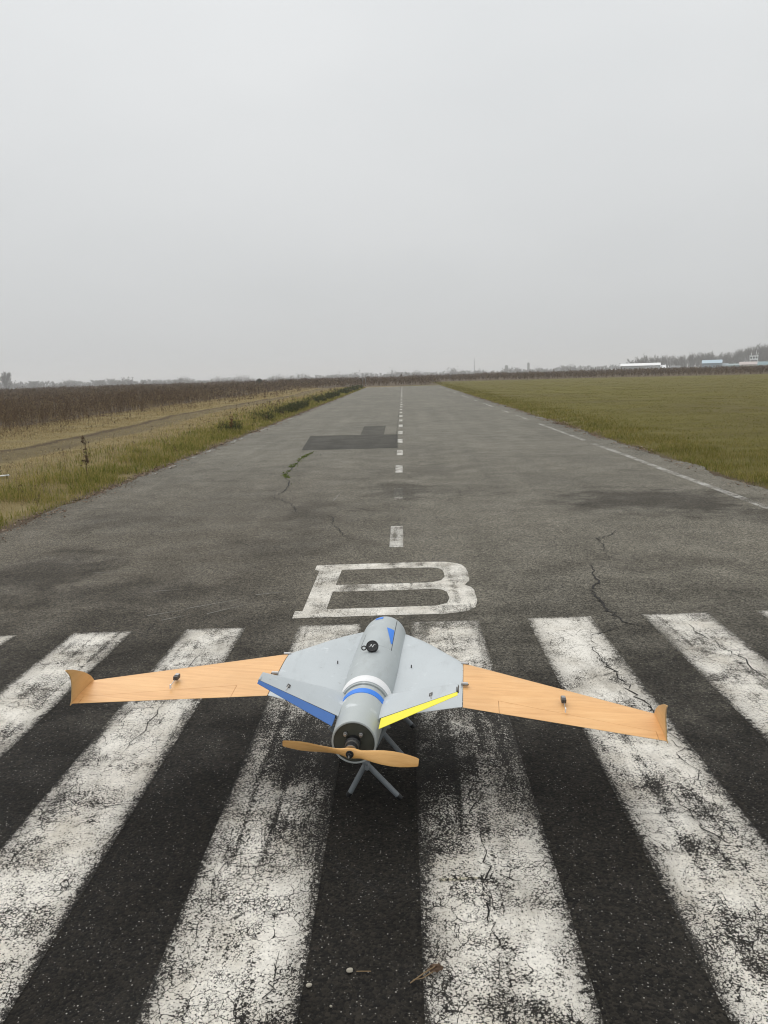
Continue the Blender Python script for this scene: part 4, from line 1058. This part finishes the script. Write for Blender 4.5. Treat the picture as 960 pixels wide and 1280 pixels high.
while x < 992:
    for row in range(2):
        tree(x + random.uniform(-2, 2), random.uniform(500, 560) + 60 * row, interp(tabR, x) + random.uniform(-1.5, 4.5) + 1.0 * row, 'bare grey tree in the hazy wood behind the airfield sheds on the right', 'trees behind the airfield sheds', random.randrange(6), random.uniform(0.75, 1.1), PROTO_F)
    x += random.uniform(3.2, 5.4)

# thin scrub under the far tree lines
n = 5200
pxs = RNG.uniform(-20, 800, n); ds = RNG.uniform(600, 900, n)
XY = np.array([at_px(a, b) for a, b in zip(pxs.tolist(), ds.tolist())]); hh = RNG.uniform(2.0, 5.5, n) * (1 + 0.5 * np.sin(pxs * 0.13) * np.sin(pxs * 0.041 + 1))
weeds('distant_scrub', XY[:, 0], XY[:, 1], hh, np.full(n, 0.11), 'low hazy scrub filling in under the far tree lines', TWIG, 7, 5)['category'] = 'scrub'

# low bushes in the brown field left of the runway end
def bush(px, d, top, w, mat, label):
    x, y = at_px(px, d); z0 = hgt(x, y); H_ = ztop(px, top, d) - z0; r = random.Random(int(px))
    root = empty('bush', (x, y, z0)); tag(root, label, 'bush'); V = []
    for k in range(900):
        a = r.uniform(0, 2 * pi); rad = w / 2 * math.sqrt(r.random()); z = H_ * (0.15 + 0.85 * r.random() * (1 - (rad / (w / 2)) ** 2 * 0.6))
        p = Vector((rad * cos(a), rad * sin(a), z)); V += [p + Vector((r.gauss(0, .09), r.gauss(0, .09), r.gauss(0, .09))) for _ in range(3)]
    pyd('crown', V, [(3 * i, 3 * i + 1, 3 * i + 2) for i in range(900)], mat, root)
    tube('stem', [(0, 0, -0.1), (0.03, 0, H_ * 0.4), (0, 0.05, H_ * 0.75)], [0.05, 0.035, 0.015], BARK, root, 6)
bush(324, 150, 472.6, 1.2, EVER, 'small dark bush on the skyline of the brown field')
bush(360, 140, 474.2, 1.2, EVER, 'low olive bush on the skyline right of the small dark bush')
bush(382, 145, 472.6, 0.8, leafmat('red_brown_leaf', [(0.2, (0.08, 0.04, 0.03)), (0.8, (0.15, 0.08, 0.06))]), 'reddish bush on the skyline left of the runway end')

# ---- buildings
def facing(px): 
    v = cam_f + cam_r * ((px - 480) / FOCAL); return math.atan2(v.y, v.x) - pi / 2
def building(name, label, cat, px0, px1, top, d, depth, roof_frac, wallc, roofc, nwin, yaw=0.0, door=True, overhang=0.3, ridge_along=True):
    pc = (px0 + px1) / 2; x, y = at_px(pc, d); z0 = hgt(x, y) - 0.1
    w = (px1 - px0) / FOCAL * d; Ht = ztop(pc, top, d) - z0; hr = Ht * roof_frac; hw = Ht - hr
    root = empty(name, (x, y, z0)); root.rotation_euler = (0, 0, facing(pc) + yaw); tag(root, label, cat)
    wm = plain(name + '_wall', wallc, 0.8, 0.1, 0.5); rm = plain(name + '_roof', roofc, 0.6, 0.08, 0.4)
    a, b = w / 2, depth / 2
    if ridge_along:
        v = [(-a, -b, 0), (a, -b, 0), (a, b, 0), (-a, b, 0), (-a, -b, hw), (a, -b, hw), (a, b, hw), (-a, b, hw), (-a, 0, Ht - .15), (a, 0, Ht - .15)]
        f = [(0, 1, 5, 4), (1, 2, 6, 9, 5), (2, 3, 7, 6), (3, 0, 4, 8, 7)]
        o = overhang; R_ = [(-a - o, -b - o, hw - o * hr / b), (a + o, -b - o, hw - o * hr / b), (a + o, 0, Ht), (-a - o, 0, Ht), (a + o, b + o, hw - o * hr / b), (-a - o, b + o, hw - o * hr / b)]
    else:
        v = [(-a, -b, 0), (a, -b, 0), (a, b, 0), (-a, b, 0), (-a, -b, hw), (a, -b, hw), (a, b, hw), (-a, b, hw), (0, -b, Ht - .15), (0, b, Ht - .15)]
        f = [(0, 1, 5, 8, 4), (1, 2, 6, 5), (2, 3, 7, 9, 6), (3, 0, 4, 7)]
        o = overhang; R_ = [(-a - o, b + o, hw - o * hr / a), (-a - o, -b - o, hw - o * hr / a), (0, -b - o, Ht), (0, b + o, Ht), (a + o, -b - o, hw - o * hr / a), (a + o, b + o, hw - o * hr / a)]
    pyd('wall', v, f, wm, root)
    bm = bmesh.new(); vv = [bm.verts.new(p) for p in R_]; bm.faces.new(vv[:4]); bm.faces.new((vv[3], vv[2], vv[4], vv[5]))
    ex = bmesh.ops.extrude_face_region(bm, geom=bm.faces[:]); bmesh.ops.translate(bm, vec=(0, 0, 0.14), verts=[g for g in ex['geom'] if isinstance(g, bmesh.types.BMVert)])
    bmo('roof', bm, rm, root)
    gl = plain(name + '_glass', (0.05, 0.055, 0.06), 0.2, 0.1, 1); fr_ = plain(name + '_frame', (0.6, 0.6, 0.58), 0.6, 0.1, 1)
    for k in range(nwin):
        xx = -a + w * (k + 0.7) / (nwin + 0.4); wn = box('window', (xx, -b - 0.02, hw * 0.58), (w / (nwin + 1) * 0.55, 0.10, hw * 0.34), fr_, root); box('pane', (xx, -b - 0.06, hw * 0.58), (w / (nwin + 1) * 0.45, 0.06, hw * 0.26), gl, wn)
    if door:
        dr = box('door', (a * 0.82, -b - 0.03, hw * 0.36), (min(2.2, w * 0.2), 0.10, hw * 0.72), plain(name + '_door', (0.2, 0.22, 0.24), 0.6), root)
        box('handle', (a * 0.82 - 0.5, -b - 0.10, hw * 0.36), (0.06, 0.06, 0.3), STEEL, dr)
    return root
building('hangar', 'long low white hangar in front of the bare wood', 'hangar', 779, 822, 454.6, 430, 12, 0.24, (0.33, 0.34, 0.34), (0.88, 0.88, 0.87), 7)
building('hangar_annex', 'white gabled annex at the right front of the long hangar', 'building', 808, 826, 457.2, 418, 8, 0.35, (0.55, 0.56, 0.56), (0.86, 0.86, 0.86), 2, ridge_along=False)
building('hangar_annex', 'short white wing at the right end of the long hangar', 'building', 824, 831, 456.6, 432, 9, 0.4, (0.5, 0.5, 0.5), (0.84, 0.84, 0.84), 2)
building('gray_shed', 'small dark grey shed between the white hangar and the blue shed', 'shed', 839, 849, 457.3, 430, 5, 0.3, (0.09, 0.09, 0.09), (0.13, 0.13, 0.13), 1)
building('white_hut', 'small white hut left of the blue shed', 'hut', 866, 873, 457.2, 425, 4, 0.35, (0.6, 0.6, 0.58), (0.45, 0.42, 0.4), 1, ridge_along=False)
building('blue_shed', 'blue grey shed with pale blue roof in front of the wood', 'shed', 880, 900, 450.8, 430, 10, 0.28, (0.20, 0.27, 0.33), (0.42, 0.54, 0.62), 4)
building('blue_shed', 'low lean-to with pale walls beside the blue shed', 'shed', 900, 909, 454.6, 432, 6, 0.3, (0.5, 0.5, 0.46), (0.3, 0.36, 0.38), 2)
building('teal_shed', 'long low teal shed between the blue and beige sheds', 'shed', 908, 930, 454.8, 445, 6, 0.25, (0.19, 0.26, 0.26), (0.26, 0.33, 0.33), 4)
building('beige_shed', 'beige shed with pale pinkish roof near the right edge', 'shed', 927, 944, 452.6, 425, 7, 0.32, (0.62, 0.58, 0.5), (0.5, 0.42, 0.39), 2)
building('teal_shed', 'small teal roofed shed right of the beige shed', 'shed', 944, 958, 452.4, 440, 6, 0.4, (0.55, 0.56, 0.55), (0.18, 0.28, 0.30), 2)

# white cabin on legs with aerials above the sheds
px = 942; d = 445; x, y = at_px(px, d); z0 = hgt(x, y)
cab = empty('watch_cabin', (x, y, z0)); cab.rotation_euler = (0, 0, facing(px)); tag(cab, 'white cabin with aerials raised above the sheds at the right edge', 'tower')
cz0 = ztop(px, 450.6, d) - z0; cz1 = ztop(px, 446.0, d) - z0; wmx = plain('cabin_white', (0.85, 0.85, 0.84), 0.6, 0.05, 1)
box('cabin', (0, 0, (cz0 + cz1) / 2), (4.0, 3.0, cz1 - cz0), wmx, cab); box('roof', (0, 0, cz1 + 0.1), (4.5, 3.5, 0.2), wmx, cab)
for sx_ in (-1.7, 1.7):
    for sy_ in (-1.2, 1.2): tube('leg', [(sx_, sy_, -0.2), (sx_, sy_, cz0)], 0.14, wmx, cab, 6)
for ax_, hh in ((-1.3, 2.0), (0.9, 2.8), (1.7, 1.6)): tube('aerial', [(ax_, 0, cz1 + .2), (ax_ + .25, 0, cz1 + hh)], [0.16, 0.08], wmx, cab, 6)
for k in range(3): box('window', (-1.25 + 1.25 * k, -1.52, cz0 + (cz1 - cz0) * 0.6), (0.8, 0.06, 0.9), plain('cabin_glass', (0.1, 0.11, 0.12), 0.2), cab)

# parked white van by the hangar
px = 770; d = 400; x, y = at_px(px, d); z0 = hgt(x, y)
van = empty('parked_van', (x, y, z0)); van.rotation_euler = (0, 0, facing(px)); tag(van, 'white van parked left of the long white hangar', 'van')
vp = [(-2.4, 0.45), (-2.4, 2.1), (0.9, 2.15), (1.7, 1.35), (2.4, 1.15), (2.45, 0.45)]
bm = bmesh.new(); A_ = [bm.verts.new((p[0], -0.95, p[1])) for p in vp]; B_ = [bm.verts.new((p[0], 0.95, p[1])) for p in vp]; bm.faces.new(A_); bm.faces.new(B_)
for k in range(6): bm.faces.new((A_[k], A_[(k + 1) % 6], B_[(k + 1) % 6], B_[k]))
bmo('body', bm, plain('van_white', (0.8, 0.8, 0.8), 0.35, 0.03, 2), van)
for wx_ in (-1.5, 1.5):
    for wy_ in (-0.97, 0.77): tube('wheel', [(wx_, wy_, 0.36), (wx_, wy_ + 0.2, 0.36)], 0.36, BLACK, van, 14)
pyd('side_window', [(0.2, -0.955, 1.35), (1.35, -0.955, 1.35), (0.95, -0.955, 1.95), (0.2, -0.955, 1.95)], [(0, 1, 2, 3)], plain('van_glass', (0.04, 0.045, 0.05), 0.15), van)

# ---- masts, towers, marker posts
GREYM = plain('galvanised', (0.25, 0.25, 0.25), 0.6, 0.1, 1); CONC = plain('pale_concrete', (0.22, 0.22, 0.21), 0.8, 0.1, 0.3)
px = 593; d = 700; x, y = at_px(px, d); z0 = hgt(x, y); Ht = ztop(px, 448, d) - z0
mast = empty('radio_mast', (x, y, z0)); tag(mast, 'thin tall radio mast rising above the hazy trees right of the runway end', 'mast')
tube('pole', [(0, 0, -.3), (0, 0, Ht * .6), (0, 0, Ht)], [0.28, 0.2, 0.1], GREYM, mast, 6)
for k in (0.55, 0.8): tube('crossarm', [(-0.9, 0, Ht * k), (0.9, 0, Ht * k)], 0.07, GREYM, mast, 5)
px = 166; d = 600; x, y = at_px(px, d); z0 = hgt(x, y); Ht = ztop(px, 471.5, d) - z0
mast = empty('utility_pole', (x, y, z0)); tag(mast, 'thin pole standing among the hazy trees on the left', 'pole')
tube('pole', [(0, 0, -.3), (0, 0, Ht)], [0.25, 0.16], GREYM, mast, 6); tube('crossarm', [(-1, 0, Ht * .93), (1, 0, Ht * .93)], 0.1, GREYM, mast, 5)
for px, top, wpx, label in ((633, 456.8, 3.6, 'hazy square tower block left of its lower neighbour'), (645.5, 460.5, 4.2, 'lower hazy tower block right of the square tower'), (660.5, 453.6, 2.6, 'slim hazy tower, tallest above the far trees')):
    d = 900; x, y = at_px(px, d); z0 = hgt(x, y); Ht = ztop(px, top, d) - z0; w = wpx / FOCAL * d
    tw = empty('distant_tower', (x, y, z0)); tag(tw, label, 'tower')
    box('shaft', (0, 0, Ht * 0.46), (w, w * 0.9, Ht * 0.94), CONC, tw); box('cap', (0, 0, Ht * 0.965), (w * 0.72, w * 0.66, Ht * 0.07), CONC, tw)
    for k in range(5):
        for q_ in (-0.25, 0.25): box('window', (q_ * w, -w * 0.45, Ht * (0.3 + 0.13 * k)), (w * 0.2, 0.12, Ht * 0.05), DARKST, tw)
for px in (453.2, 456.6):
    d = 104; x, y = at_px(px, d); z0 = hgt(x, y)
    mk = empty('marker_post', (x, y, z0)); mk.rotation_euler = (0, 0, facing(px)); tag(mk, 'left one of the two white marker posts at the runway end' if px < 455 else 'right one of the two white marker posts at the runway end', 'post', 'white marker posts')
    tube('post', [(0, 0, -0.1), (0, 0, 0.75)], 0.025, GREYM, mk, 8); box('board', (0, 0, 0.88), (0.16, 0.03, 0.3), CONC, mk, bev=0.004)

# ================================================================== haze: damp November air
hz_m = bpy.data.materials.new('damp_air'); hz_m.use_nodes = True; ht = hz_m.node_tree; ht.nodes.clear()
ho = ht.nodes.new('ShaderNodeOutputMaterial'); pv = ht.nodes.new('ShaderNodeVolumePrincipled')
pv.inputs['Color'].default_value = (0.97, 0.975, 0.98, 1); pv.inputs['Density'].default_value = 0.00075; pv.inputs['Anisotropy'].default_value = 0.2
ht.links.new(pv.outputs[0], ho.inputs['Volume'])
bm = bmesh.new(); bm_box(bm, (0, 1600, 14), (6800, 4800, 40))
tag(bmo('haze', bm, hz_m), kind='stuff')
